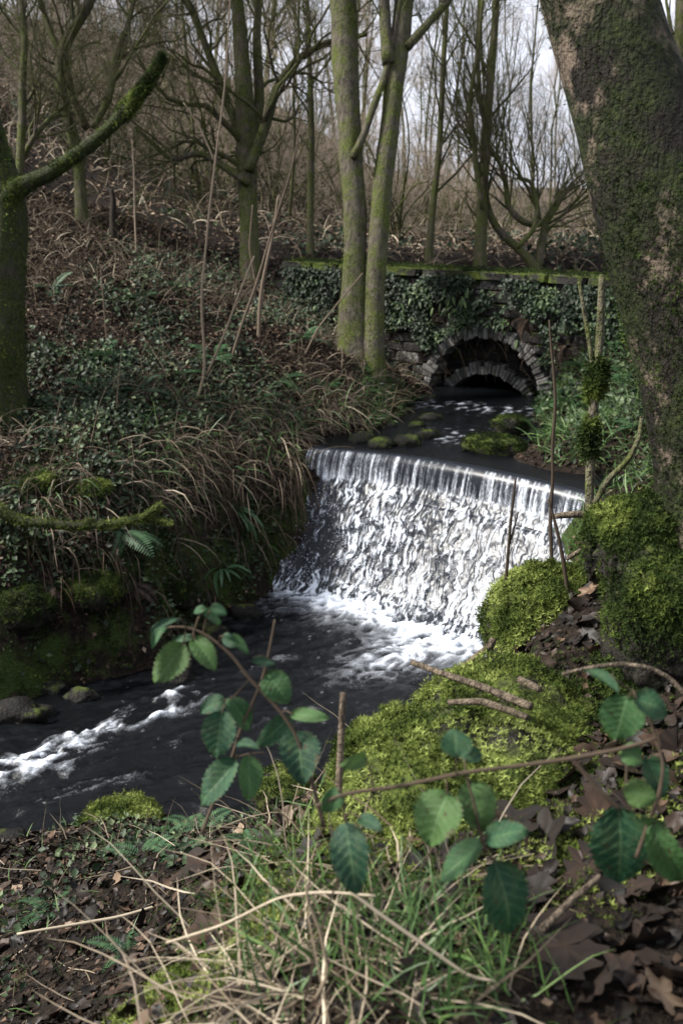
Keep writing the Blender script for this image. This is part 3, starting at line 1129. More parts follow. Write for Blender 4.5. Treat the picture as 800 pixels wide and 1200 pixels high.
# moss humps at its root
for i, (px, py, t, rad, tone, nm) in enumerate([(752, 635, 2.5, (.115, .13, .115), .50, 9000), (790, 735, 2.42, (.16, .18, .2), .26, 11000), (735, 810, 2.5, (.10, .14, .14), .24, 6000), (700, 640, 2.75, (.04, .05, .10), .3, 1800)]):
    boulder('moss_hump', at(px, py, t), rad, 120 + i,
            ['bright rounded moss hump in front of the leaning trunk', 'tall dark moss hump against the foot of the leaning trunk', 'low dark moss hump with dead leaves beside the boulder', 'slim upright mossy stub beside the bright moss hump'][i],
            'moss hump', M['rockmoss'], int(nm * 1.35), .010, tone, 5, .4)

# --- twin stemmed tree by the wall
tb = hit(424, 424)
T_T = float((tb[1]) / ray(424, 424)[1])
stA = px_path([(410, 434, 46), (412, 405, 37), (416, 345, 29), (414, 300, 27), (418, 255, 27), (411, 200, 28), (410, 150, 29), (403, 90, 30), (405, 40, 30), (402, 0, 30), (398, -120, 27), (392, -300, 20), (395, -480, 10)], T_T, 60)
stB = px_path([(437, 470, 36), (437, 430, 30), (438, 380, 25), (439, 330, 23), (444, 270, 22), (447, 215, 23), (457, 150, 23), (461, 100, 23), (469, 45, 22), (473, 0, 22), (482, -110, 26), (500, -300, 18), (505, -480, 9)], T_T - .1, 60)
brs = [px_path([(413, 185, 10), (427, 158, 9), (437, 125, 9), (452, 88, 8), (463, 30, 6), (480, -60, 4)], T_T - .2, 16),
       px_path([(476, 55, 12), (495, 35, 10), (512, 15, 9), (528, -2, 8), (560, -60, 5)], T_T - .15, 16),
       px_path([(455, 75, 15), (452, 40, 14), (450, 0, 13), (446, -80, 9)], T_T - .2, 14),
       px_path([(405, 20, 12), (390, -20, 10), (360, -90, 7), (340, -160, 5)], T_T, 14)]
make_tree('twin_stemmed_tree', (tb[0], tb[1], tb[2] - .1), [stA, stB] + brs,
          [S(10, .55, .98, .75, 1.5, 8, .18, .05, .4), S(8, .2, 1, .7, .8, 6, .2, .03, .5), S(8, .15, 1, .7, .42, 4, .2, .02, .6), S(5, .2, 1, .7, .2, 3, .2, .0, .6)],
          M['bark_twin'], M['twig_dark'], 'grey barked tree of two close straight stems at the bank before the wall', seed=111, sides=28, amp=.17, flare=.3, moss=15000, moss_size=.014, tone=.55)

# --- mossy tree at the left edge with the sawn limb
lb = hit(4, 492)
T_L = float(lb[1] / ray(4, 492)[1])
st = px_path([(-2, 505, 72), (0, 470, 60), (0, 400, 56), (2, 320, 52), (4, 260, 54), (2, 220, 50), (-14, 170, 42), (-30, 110, 38), (-60, 0, 34), (-110, -160, 26), (-150, -330, 14)], T_L, 60)
limb = px_path([(4, 236, 30), (30, 215, 20), (60, 203, 17), (90, 181, 16), (118, 160, 16), (148, 129, 15), (168, 106, 13), (180, 88, 12), (187, 76, 13), (193, 66, 10)], T_L - .1, 34, T_L - .5)
make_tree('mossy_tree', (lb[0], lb[1], lb[2] - .1), [st, limb], bare=(1,), spec=
          [S(5, .66, .98, .8, 1.8, 8, .2, .05, .4), S(7, .2, 1, .7, .9, 6, .2, .03, .5), S(7, .2, 1, .7, .4, 4, .2, .02, .6)],
          barkm=M['bark_green'], twigm=M['twig_dark'], label='green mossy tree on the slope with one bare broken off limb', seed=121, sides=26, amp=.26, flare=.2, moss=20000, moss_size=.019, tone=.42)


for i, (px, py, rd, tone, nm, lb_) in enumerate([(112, 580, .14, .55, 2500, 'bright moss clump on the far bank above the level branch'), (112, 695, .24, .30, 5000, 'big dim mossy rock standing out of the far bank under the level branch'),
                                                 (45, 572, .16, .42, 2500, 'green moss clump on the far bank near the mossy tree'), (30, 720, .24, .16, 3500, 'dark mossy rock low in the far bank by the stream'), (205, 700, .18, .14, 2200, 'small dark rock in the far bank close to the pool')]):
    boulder('bank_rock', hit(px, py), (rd, rd * .8, rd * .75), 150 + i, lb_, 'rock', M['rockmoss'], nm, .018, tone, 4)

# --- the other trees that can be picked out one by one
def ground_tree(name, px, py, pts, spec, label, seed, barkm='bark_far', twigm='twig_dark', extra=(), sides=12, tscale=1.0, moss=0, **kw):
    b = hit(px, py)
    t = float(b[1] / ray(px, py)[1])
    stems = [px_path(pts, t, 40)] + [px_path(e, t + r_, 20) for e, r_ in extra]
    return make_tree(name, (b[0], b[1], b[2] - .1), stems, spec, M[barkm], M[twigm], label, seed=seed, sides=sides, moss=moss, moss_size=.018, **kw)


BUSHY = [S(11, .18, .95, .75, 2.4, 9, .26, .07, .42), S(7, .2, 1, .7, 1.1, 6, .26, .04, .5), S(8, .15, 1, .75, .55, 4, .24, .02, .6), S(5, .2, 1, .8, .28, 3, .2, 0, .6)]
ground_tree('branchy_tree', 293, 330, [(294, 345, 26), (293, 300, 22), (291, 240, 22), (289, 180, 24), (287, 120, 22), (283, 60, 18), (278, 0, 14), (268, -120, 10), (262, -240, 5)], BUSHY,
            'dark many limbed tree with a mossy stem on the slope left of the wall', 131,
            extra=[([(291, 200, 13), (310, 150, 12), (325, 100, 10), (345, 70, 9), (385, 48, 7), (430, 40, 5)], -.3), ([(290, 190, 12), (305, 120, 12), (300, 50, 10), (305, -30, 8), (300, -140, 5)], .2),
                   ([(288, 170, 12), (262, 110, 10), (240, 50, 8), (215, -10, 6)], .3), ([(292, 215, 9), (262, 195, 8), (235, 178, 7), (200, 188, 6), (160, 150, 4)], -.2)], moss=4000, tone=.25)
ground_tree('crooked_tree', 95, 262, [(98, 280, 15), (95, 235, 13), (92, 180, 13), (80, 140, 13), (70, 105, 14), (72, 60, 14), (88, 30, 12), (108, 4, 9), (125, -50, 7), (150, -130, 4)], BUSHY,
            'crooked leaning tree high on the slope behind the broken limb', 132,
            extra=[([(102, 150, 9), (85, 115, 9), (78, 75, 8), (62, 45, 7), (48, 5, 5), (40, -60, 4)], .3), ([(110, 150, 9), (128, 115, 9), (135, 70, 8), (148, 35, 7), (160, -10, 5)], -.2)], moss=2500, tone=.35)
ground_tree('slim_tree', 24, 258, [(23, 270, 10), (23, 198, 10), (27, 130, 9), (26, 90, 9), (30, 50, 8), (24, -20, 6), (20, -120, 4)], BUSHY,
            'slim dark forked tree on the slope beside the mossy tree', 133, extra=[([(24, 190, 7), (40, 160, 6), (58, 140, 6), (80, 120, 4)], .2)])
YOUNG = [S(13, .2, .97, .55, 2.4, 8, .10, .06, .38), S(7, .15, 1, .5, 1.1, 5, .12, .04, .5), S(5, .15, 1, .55, .45, 4, .14, .02, .6), S(4, .2, 1, .6, .25, 3, .16, 0, .6)]
ground_tree('young_tree', 562, 318, [(561, 335, 15), (562, 310, 13), (564, 260, 12), (567, 200, 11), (572, 120, 10), (579, 40, 9), (584, -60, 7), (590, -200, 4)], YOUNG,
            'straight young tree rising behind the wall above the arch', 134, extra=[([(565, 245, 6), (556, 180, 6), (549, 120, 5), (560, 60, 5), (566, -10, 4)], -.2)])
ground_tree('twisted_tree', 632, 322, [(633, 340, 14), (628, 312, 12), (606, 290, 9), (580, 268, 9), (569, 240, 8), (566, 200, 8), (573, 165, 7), (562, 120, 6), (559, 60, 5), (562, -20, 4)], YOUNG,
            'low twisted tree behind the wall, its limbs bent in loops', 135,
            extra=[([(630, 314, 10), (634, 285, 10), (640, 258, 9), (655, 235, 7), (670, 215, 5)], .1), ([(632, 262, 8), (618, 263, 8), (604, 254, 8), (594, 240, 7), (593, 215, 6), (585, 190, 5), (570, 170, 4)], -.1),
                   ([(606, 290, 6), (625, 270, 6), (630, 240, 6), (622, 212, 5), (605, 208, 4)], -.3)])
ground_tree('slim_tree', 795, 300, [(792, 330, 16), (793, 200, 15), (796, 60, 15), (800, -60, 12), (804, -220, 7)], YOUNG, 'slim dark stem seen past the far side of the leaning trunk', 136)
ground_tree('slim_tree', 364, 300, [(363, 310, 9), (364, 230, 8), (365, 150, 8), (362, 60, 6), (358, -60, 4)], YOUNG, 'thin bare pole of a tree between the branchy tree and the twin stems', 137)
ground_tree('slim_tree', 502, 306, [(500, 330, 9), (506, 250, 8), (515, 170, 7), (520, 60, 6), (528, -60, 4)], YOUNG, 'thin leaning tree behind the wall right of the twin stems', 138)

# --- the woods behind: a few trees grown once, then set out one by one


def proto(kind, seed):
    r = np.random.default_rng(seed)
    if kind == 'tall':
        h, w = 11, .085
        path = np.cumsum(np.concatenate([[[0, 0, -.2]], r.normal(0, .16, (9, 3)) * [1, 1, 0] + [0, 0, h / 9]]), 0)
        stems = [resample(path, np.linspace(w, .03, 10), 40)]
        spec = [S(18, .25, .97, .7, 2.8, 8, .14, .07, .42), S(8, .2, 1, .65, 1.2, 5, .18, .04, .5), S(8, .15, 1, .7, .55, 4, .2, .02, .6, rmin=.002), S(4, .2, 1, .7, .28, 2, .2, 0, .6, rmin=.002)]
    elif kind == 'oak':
        h, w = 8.5, .12
        path = np.cumsum(np.concatenate([[[0, 0, -.2]], r.normal(0, .28, (8, 3)) * [1, 1, 0] + [0, 0, h / 8]]), 0)
        stems = [resample(path, np.linspace(w, .04, 9), 40)]
        for k in range(3):
            a = r.uniform(0, 6.28); z0 = int(r.integers(2, 5))
            q = path[z0] + np.cumsum(np.concatenate([[[0, 0, 0]], r.normal(0, .22, (6, 3)) + [math.cos(a) * .42, math.sin(a) * .42, .55]]), 0)
            stems.append(resample(q, np.linspace(w * .55, .03, 7), 20))
        spec = [S(9, .2, .97, .85, 2.3, 8, .26, .05, .45), S(7, .2, 1, .75, 1.1, 6, .26, .03, .5), S(8, .15, 1, .75, .5, 4, .24, .02, .6, rmin=.002), S(4, .2, 1, .7, .25, 2, .2, 0, .6, rmin=.002)]
    elif kind == 'pole':
        h, w = 9, .042
        path = np.cumsum(np.concatenate([[[0, 0, -.2]], r.normal(0, .10, (9, 3)) * [1, 1, 0] + [r.normal(0, .06), 0, h / 9]]), 0)
        stems = [resample(path, np.linspace(w, .012, 10), 30)]
        spec = [S(20, .12, .97, .5, 2.2, 7, .10, .07, .45), S(8, .15, 1, .5, .9, 5, .12, .04, .5, rmin=.002), S(7, .15, 1, .55, .4, 3, .14, .02, .6, rmin=.0018)]
    else:
        stems = []
        for k in range(11):
            a = r.uniform(0, 6.28); l = r.uniform(1.4, 2.8)
            q = np.cumsum(np.concatenate([[[0, 0, -.1]], r.normal(0, .17, (6, 3)) + [math.cos(a) * .16 * l / 2, math.sin(a) * .13 * l / 2, l / 6]]), 0)
            stems.append(resample(q, np.linspace(.018, .005, 7), 14))
        spec = [S(7, .15, 1, .9, .9, 6, .28, .04, .5), S(6, .15, 1, .8, .42, 4, .28, .02, .6), S(4, .2, 1, .6, .18, 2, .2, 0, .6)]
    t = make_tree({'tall': 'woodland_tree', 'oak': 'spreading_tree', 'pole': 'pole_tree', 'bush': 'bare_shrub'}[kind], (0, 0, 0), stems, spec, M['bark_far'], M['twig'], 'x', seed=seed, sides=10, amp=.1, flare=.3)
    return t


LBL = {'tall': ('tall bare woodland tree on the hillside beyond the slope and wall', 'tree', 'tall bare trees in the wood behind'),
       'oak': ('wide spreading bare tree with crooked boughs in the wood behind', 'tree', 'spreading bare trees in the wood behind'),
       'pole': ('thin straight bare pole tree with upswept twigs in the wood behind', 'tree', 'thin pole trees in the wood behind'),
       'bush': ('bare brown shrub of many thin stems growing in the wood behind', 'shrub', 'bare shrubs under the wood')}
protos = {'tall': [proto('tall', 201), proto('tall', 202)], 'oak': [proto('oak', 203), proto('oak', 204)], 'pole': [proto('pole', 205), proto('pole', 206)], 'bush': [proto('bush', 207), proto('bush', 208)]}
used = set()
placed = []


def put(kind, x, y, s, r):
    z = float(ground(np.array([x]), np.array([y]))[0])
    p = protos[kind][int(r.integers(0, 2))]
    o = p if p.name not in used else copy_tree(p)
    used.add(p.name)
    o.location = (x, y, z); o.rotation_euler = (r.normal(0, .03), r.normal(0, .03), r.uniform(0, 6.28)); o.scale = (s, s, s * r.uniform(.9, 1.15))
    l, ct, g = LBL[kind]
    tag(o, l, ct, g)
    o['category'] = ct


wr = np.random.default_rng(77)


def fill(kind, n, fx, fy, s0, s1, gap):
    k = tries = 0
    while k < n and tries < n * 60:
        tries += 1
        y = fy[0] + (fy[1] - fy[0]) * wr.uniform(0, 1) ** 1.2
        px = wr.uniform(*fx)
        x = (px - 400) / F_PX * y * 1.05
        if y < 17 and abs(x - 1.2) < 2.4: continue
        if any((x - a) ** 2 + (y - b) ** 2 < gap * gap for a, b in placed): continue
        placed.append((x, y)); k += 1
        put(kind, x, y, wr.uniform(s0, s1), wr)


fill('oak', 9, (-120, 430), (28, 68), .8, 1.1, 2.2)
fill('tall', 16, (-120, 520), (28, 68), .75, 1.1, 2.0)
fill('tall', 22, (-60, 500), (60, 110), .7, 1.0, 1.6)
fill('tall', 2, (480, 860), (38, 60), .5, .7, 1.2)
fill('pole', 20, (-80, 480), (20, 60), .7, 1.2, .7)
fill('pole', 26, (440, 880), (22, 60), .6, 1.0, .8)
fill('bush', 110, (-80, 480), (19, 60), .7, 1.4, .5)
fill('bush', 80, (440, 880), (19, 55), .5, 1.1, .5)


# ------------------------------------------------------------------ ground cover
LEAF_V = np.array([(0, 0, 0), (0, .5, -.06), (0, 1, .10), (.36, .45, .14), (-.36, .45, .10)])
LEAF_F = [np.array([(0, 3, 1), (1, 3, 2), (0, 1, 4), (1, 2, 4)])]
OAKL_V = np.array([(0, 0, 0), (.10, .12, .03), (.30, .30, .10), (.18, .38, .05), (.38, .58, .14), (.2, .66, .06), (.26, .86, .12), (0, 1, .10),
                   (-.26, .84, .16), (-.2, .66, .06), (-.40, .55, .10), (-.18, .38, .03), (-.28, .28, .08), (-.10, .12, .03), (0, .35, -.05), (0, .66, -.04)])
OAKL_F = [np.array([(0, 1, 14), (1, 2, 14), (2, 3, 14), (3, 15, 14), (3, 4, 15), (4, 5, 15), (5, 6, 15), (6, 7, 15), (7, 8, 15), (8, 9, 15), (9, 10, 15), (10, 11, 15), (11, 14, 15), (11, 12, 14), (12, 13, 14), (13, 0, 14)])]


def gnormal(x, y, e=.06):
    gx = (ground(x + e, y) - ground(x - e, y)) / (2 * e)
    gy = (ground(x, y + e) - ground(x, y - e)) / (2 * e)
    return nrm(np.stack([-gx, -gy, np.ones_like(gx)], -1))


def dry(x, y, z):
    """land, not stream bed"""
    rel = np.stack([x - C0[0], y - C0[1]], -1)
    a, d = rel @ ADIR, rel @ ANRM
    up = (d < .15) & (d > -7) & (a > -.6) & (a < W_LEN + .7)
    lev = np.where(up, 1.335, np.where(d >= .15, .03, -5))
    return (z > lev) & ~((d > -.1) & (d < 1.2) & (a > -.05) & (a < W_LEN))


def sample(n, x0, x1, y0, y1, r, fn=None):
    x = r.uniform(x0, x1, n * 3); y = r.uniform(y0, y1, n * 3)
    k = np.ones(len(x), bool) if fn is None else fn(x, y, r)
    x, y = x[k], y[k]
    z = ground(x, y)
    k = dry(x, y, z)
    x, y, z = x[k][:n], y[k][:n], z[k][:n]
    return np.stack([x, y, z], -1)


def in_view(x, y, r, m=1.25):
    """the strip of ground the picture shows, and a step to either side of it"""
    half = .36 * np.maximum(y * CP + 1.2 * SP, .3)
    return np.abs(x) < half + m


def litter(name, P, size, seed, tone, tilt, lift, label, tv=LEAF_V, tf=LEAF_F, mat='litter'):
    r = np.random.default_rng(seed)
    nn = gnormal(P[:, 0], P[:, 1])
    a, b, n = frames(len(P), nn, r, tilt)
    P = P + nn * (np.abs(r.normal(0, lift, (len(P), 1))) + .004)
    V, F = scatter(tv, tf, P, a, b, n, size * r.uniform(.55, 1.5, len(P)))
    tint = np.clip(r.normal(tone, .26, len(P)), 0, 1)
    me = mesh_data(name, V, F, M[mat], False, {'tint': np.repeat(tint, len(tv))})
    return tag(link(name, me), label, 'leaf litter' if 'litter' in mat else 'undergrowth', kind='stuff')


r1 = np.random.default_rng(501)
slope_view = lambda x, y, r: in_view(x, y, r) & ((x < 1.2) | (y < 12))
litter('leaf_litter', sample(72000, -7.5, 1.5, 7.2, 16, r1, lambda x, y, r: in_view(x, y, r) & (gnormal(x, y)[:, 2] > r.uniform(.45, .85, len(x)))), .042, 511, .46, .6, .02, 'brown and grey dead leaves covering the far bank and slope')
litter('leaf_litter', sample(46000, -3.4, 2.9, .5, 5.4, r1, in_view), .017, 512, .34, .7, .008, 'dark crumbled leaf mould over the near bank', mat='wetlitter')


litter('leaf_litter', sample(16000, 1.2, 7, 4.0, 13.5, r1, in_view), .045, 518, .35, .6, .015, 'dead leaves under the grass of the bank beside the arch')


def curled_leaf(seed):
    """small ovate dead leaf, curled along its length"""
    r = np.random.default_rng(seed)
    nv, nu = 8, 5
    V = []
    cu, cv = r.uniform(.3, 1.6), r.uniform(-.6, .9)
    for i in range(nv):
        v = i / (nv - 1)
        w = .30 * math.sin(math.pi * min(1, .03 + v * .96)) ** .75 * (1 + .12 * math.sin(i * 2.4 + seed))
        for j in range(nu):
            u = j / (nu - 1) * 2 - 1
            V.append((u * w, v - .5, cu * (u * w) ** 2 + cv * (v - .5) ** 2 * .6 + .04 * math.sin(3 * u + 7 * v + seed)))
    return np.array(V), [grid_faces(nv, nu)]


def grid_faces(nr, nc):
    i = (np.arange(nr - 1) * nc)[:, None] + np.arange(nc - 1)[None]
    return np.stack([i, i + 1, i + nc + 1, i + nc], -1).reshape(-1, 4)


for k, (nn_, sz, tn, lab) in enumerate([(3000, .050, .36, 'curled wet brown leaves lying over the near bank'), (2200, .040, .22, 'small blackened leaves matted on the near bank'), (1300, .062, .48, 'larger russet leaves scattered on the near bank')]):
    tv_, tf_ = curled_leaf(31 + k)
    o = litter('leaf_litter', sample(nn_, -3.4, 2.9, .5, 5.4, r1, in_view), sz, 540 + k, tn, .45, .008, lab, tv_, tf_, 'wetlitter')
    o.data.polygons.foreach_set('use_smooth', np.ones(len(o.data.polygons), bool))
litter('leaf_litter', sample(42000, -20, 14, 15.5, 42, r1, in_view), .075, 513, .92, .5, .03, 'pale brown leaf fall on the woodland floor')


def blades(P, R0, length, seed, up, droop, width, lean=None, n=6, spread=.7, tone=.5):
    """arched grass blades as tapering ribbons"""
    r = np.random.default_rng(seed)
    k = len(P)
    d = r.normal(0, spread, (k, 3)); d[:, 2] = np.abs(r.normal(up, .3, k))
    if lean is not None:
        d = d + lean
    d = nrm(d)
    L = length * r.uniform(.5, 1.35, k)
    pts = [P]
    p = P
    for i in range(n - 1):
        p = p + d * (L / (n - 1))[:, None]
        pts.append(p)
        d = nrm(d + np.array([0, 0, -droop]) + r.normal(0, .10, (k, 3)))
    pts = np.stack(pts, 1)
    side = nrm(np.cross(pts[:, -1] - pts[:, 0], r.normal(0, 1, (k, 3))))
    w = width * r.uniform(.6, 1.4, k)[:, None] * np.array([.8, 1, .95, .75, .5, .1][:n] if n == 6 else np.linspace(1, .15, n))[None]
    A = pts + side[:, None] * w[..., None]; B = pts - side[:, None] * w[..., None]
    V = np.stack([A, B], 2).reshape(-1, 3)
    i0 = (np.arange(k) * n * 2)[:, None] + (np.arange(n - 1) * 2)[None]
    F = np.stack([i0, i0 + 1, i0 + 3, i0 + 2], -1).reshape(-1, 4)
    return V, F, np.repeat(np.clip(r.normal(tone, .22, k), 0, 1), 2 * n)


def blade_obj(name, P, mat, label, cat, clamp=True, **k):
    V, F, t = blades(P, None, **k)
    if clamp:
        g = ground(V[:, 0], V[:, 1]) + .006
        V[:, 2] = np.where(V[:, 2] < g, g + .004 * np.random.default_rng(1).uniform(0, 1, len(V)), V[:, 2])
    return tag(link(name, mesh_data(name, V, F, M[mat], True, {'tint': t})), label, cat, kind='stuff')


# low leafy growth on the far slope, in drifts
def clumps(n_c, per, x0, x1, y0, y1, size, seed, rad, hgt, thr, label, mat='under', tone=.42):
    r = np.random.default_rng(seed)
    f = lambda x, y, rr: in_view(x, y, rr) & (fbm(x * .8, y * .8, 0, 3, 91) > thr)
    C = sample(n_c, x0, x1, y0, y1, r, f)
    k = per
    off = r.normal(0, rad, (len(C), k, 2))
    x = (C[:, None, 0] + off[..., 0]).ravel(); y = (C[:, None, 1] + off[..., 1]).ravel()
    z = ground(x, y)
    ok = dry(x, y, z)
    hh = np.abs(r.normal(0, hgt, len(x))) * np.exp(-(off ** 2).sum(-1).ravel() / (2 * rad * rad) * .6)
    P = np.stack([x, y, z + hh + .01], -1)[ok]
    a, b, n = frames(len(P), np.tile([-.05, -.35, .9], (len(P), 1)), r, .5)
    V, F = scatter(LEAF_V, LEAF_F, P, a, b, n, size * r.uniform(.5, 1.5, len(P)))
    tint = np.clip(np.repeat(r.normal(tone, .18, len(C)), k)[ok] + r.normal(0, .2, len(P)), 0, 1)
    me = mesh_data('undergrowth', V, F, M[mat], False, {'tint': np.repeat(tint, len(LEAF_V))})
    tag(link('undergrowth', me), label, 'undergrowth', kind='stuff')


clumps(210, 50, -7, 1.4, 7.6, 15.5, .05, 521, .10, .17, .47, 'low bramble and ivy leaves in drifts over the far slope')
clumps(230, 40, -3.4, 0.9, 7.3, 11.2, .05, 522, .12, .08, .30, 'small green leaves crowding the steep edge of the far bank', tone=.5)
clumps(220, 45, 2.3, 6, 8.6, 13.5, .055, 523, .13, .14, .2, 'leafy growth on the bank at the near end of the wall', tone=.5)
clumps(60, 30, -2.2, .2, 2.2, 5.2, .028, 524, .08, .03, .40, 'tiny green leaves creeping through the near leaf litter', tone=.6)
clumps(70, 40, -12, 8, 16.5, 24, .10, 525, .3, .16, .5, 'dull green bramble patches on the woodland floor', tone=.3)

r2 = np.random.default_rng(531)
# dry grass: along the top of the slope, over the bank, and by the water
ridge = sample(3600, -6, 1.0, 8.8, 15.5, r2, lambda x, y, r: in_view(x, y, r) & (fbm(x * 1.1, y * 1.1, 0, 2, 95) > .50))
blade_obj('dry_grass', ridge, 'straw', 'pale dry grass along the top of the slope', 'dry grass', length=.34, seed=1, up=.7, droop=.22, width=.004, tone=.36)
rg2 = sample(2400, -5.5, .2, 12.6, 15.0, r2, in_view)
blade_obj('dry_grass', rg2, 'straw', 'fringe of bleached grass on the brow of the slope', 'dry grass', length=.26, seed=21, up=.8, droop=.22, width=.004)
ctr = [(262, 470, .6, 170), (300, 500, .5, 180), (230, 500, .5, 120), (330, 470, .5, 130), (280, 560, .3, 170), (210, 540, .3, 250), (350, 520, .25, 400), (390, 480, .3, 250), (170, 570, .35, 180), (60, 580, .5, 200)]
pp = []
for px, py, rd, k in ctr:
    q = hit(px, py)
    xy = q[:2] + r2.normal(0, rd * .5, (k, 2))
    pp.append(np.stack([xy[:, 0], xy[:, 1], ground(xy[:, 0], xy[:, 1])], -1))
pp = np.concatenate(pp)
pp = pp[dry(pp[:, 0], pp[:, 1], pp[:, 2])]
blade_obj('hanging_grass', pp, 'straw', 'long dead grass hanging over the lip of the far bank', 'dry grass', clamp=True, length=.48, seed=2, up=.35, droop=.38, width=.0045, lean=np.array([.18, -.25, 0.]), spread=.75, tone=.30)
half = pp[r2.permutation(len(pp))[:420]]
blade_obj('bank_grass', half, 'grass', 'green grass blades mixed into the far bank edge', 'grass', length=.38, seed=3, up=.6, droop=.3, width=.005, lean=np.array([.2, -.3, 0.]), spread=.5)
rg = sample(4600, 2.0, 5.4, 8.3, 12.2, r2, in_view)
blade_obj('green_grass', rg, 'grass', 'fresh green grass on the bank between the wall and the weir', 'grass', length=.26, seed=4, up=.9, droop=.25, width=.005)
lg = sample(1200, .2, 1.3, 10.6, 12.6, r2, in_view)
blade_obj('green_grass', lg, 'grass', 'dark green grass at the water edge below the twin stemmed tree', 'grass', length=.16, seed=14, up=.9, droop=.25, width=.005)


# near bank grass
def disc(px, py, rd, k, t=None):
    q = hit(px, py)
    xy = q[:2] + r2.normal(0, rd * .5, (k, 2))
    return np.stack([xy[:, 0], xy[:, 1], ground(xy[:, 0], xy[:, 1])], -1)


ng = np.concatenate([disc(470, 1090, .16, 130), disc(380, 1130, .2, 150), disc(530, 1140, .12, 70), disc(300, 1080, .15, 90), disc(330, 1010, .12, 90), disc(520, 1190, .12, 50), disc(580, 1150, .08, 25)])
blade_obj('green_grass', ng, 'grass', 'loose green grass blades in the foreground before the moss mound', 'grass', length=.125, seed=5, up=.9, droop=.16, width=.0019, spread=.5)
ns = np.concatenate([disc(430, 1090, .18, 110), disc(350, 1130, .2, 110), disc(290, 1160, .18, 90), disc(390, 1180, .2, 100), disc(350, 1000, .14, 50), disc(250, 1000, .4, 25), disc(470, 1030, .1, 30)])
blade_obj('fallen_straw', ns, 'straw', 'bleached straw lying crisscross over the near bank', 'straw', length=.24, seed=6, up=.12, droop=.10, width=.0017, spread=.9, tone=.62)
nl = sample(600, -3.2, -.1, 1.9, 5.0, r2, in_view)
blade_obj('fallen_straw', nl, 'straw', 'thin dry stalks strewn through the leaf litter by the water', 'straw', length=.2, seed=7, up=.15, droop=.12, width=.0018, spread=.9, tone=.4)
nl2 = sample(750, -3.2, .1, 2.0, 5.2, r2, in_view)
blade_obj('green_grass', nl2, 'grass', 'short grass blades in the leaf litter by the water', 'grass', length=.08, seed=8, up=.9, droop=.2, width=.0025, spread=.5)
wf = sample(9000, -18, 12, 16, 38, r2, in_view)
blade_obj('dry_grass', wf, 'straw', 'pale dead grass and bracken on the woodland floor', 'dry grass', length=.6, seed=9, up=.7, droop=.25, width=.010)


hr = []
for px, py, rd, k in ((250, 560, .35, 150), (300, 560, .3, 140), (200, 600, .35, 80), (130, 630, .4, 55), (60, 640, .4, 55), (335, 560, .2, 80)):
    q = hit(px, py)
    xy = q[:2] + r2.normal(0, rd * .5, (k, 2))
    hr.append(np.stack([xy[:, 0], xy[:, 1], ground(xy[:, 0], xy[:, 1])], -1) + np.array([.06, -.10, .05]))
blade_obj('hanging_roots', np.concatenate(hr), 'bracken', 'dark roots and dead stems hanging down the steep far bank', 'roots', clamp=False, length=.42, seed=22, up=.0, droop=.5, width=.0045, lean=np.array([.25, -.35, -.6]), spread=.2)


# moss creeping on the ground itself
def ground_moss(P, size, seed, tone, label):
    o = moss_on('moss_carpet', P, gnormal(P[:, 0], P[:, 1]), len(P), size, None, seed, tone)
    tag(o, label, 'moss')


steep = lambda x, y, r: in_view(x, y, r) & (fbm(x * 2.2, y * 2.2, 0, 3, 97) > .50)
ground_moss(sample(30000, -5.8, -.2, 7.0, 10.2, r2, steep), .022, 541, .22, 'dark moss covering the steep face of the far bank')
ridge_m = np.concatenate([disc(300, 1030, .16, 6500), disc(250, 1100, .15, 6500), disc(340, 985, .12, 4500), disc(210, 1170, .12, 5000), disc(270, 1060, .12, 4000), disc(390, 960, .12, 4000), disc(450, 1010, .16, 4500), disc(400, 990, .15, 4500), disc(520, 1010, .15, 3500), disc(350, 1060, .15, 4000), disc(690, 1010, .12, 2000), disc(610, 830, .25, 5000), disc(680, 900, .3, 4000)])
ground_moss(ridge_m, .0080, 542, .62, 'bright moss on the grassy hump of the near bank')


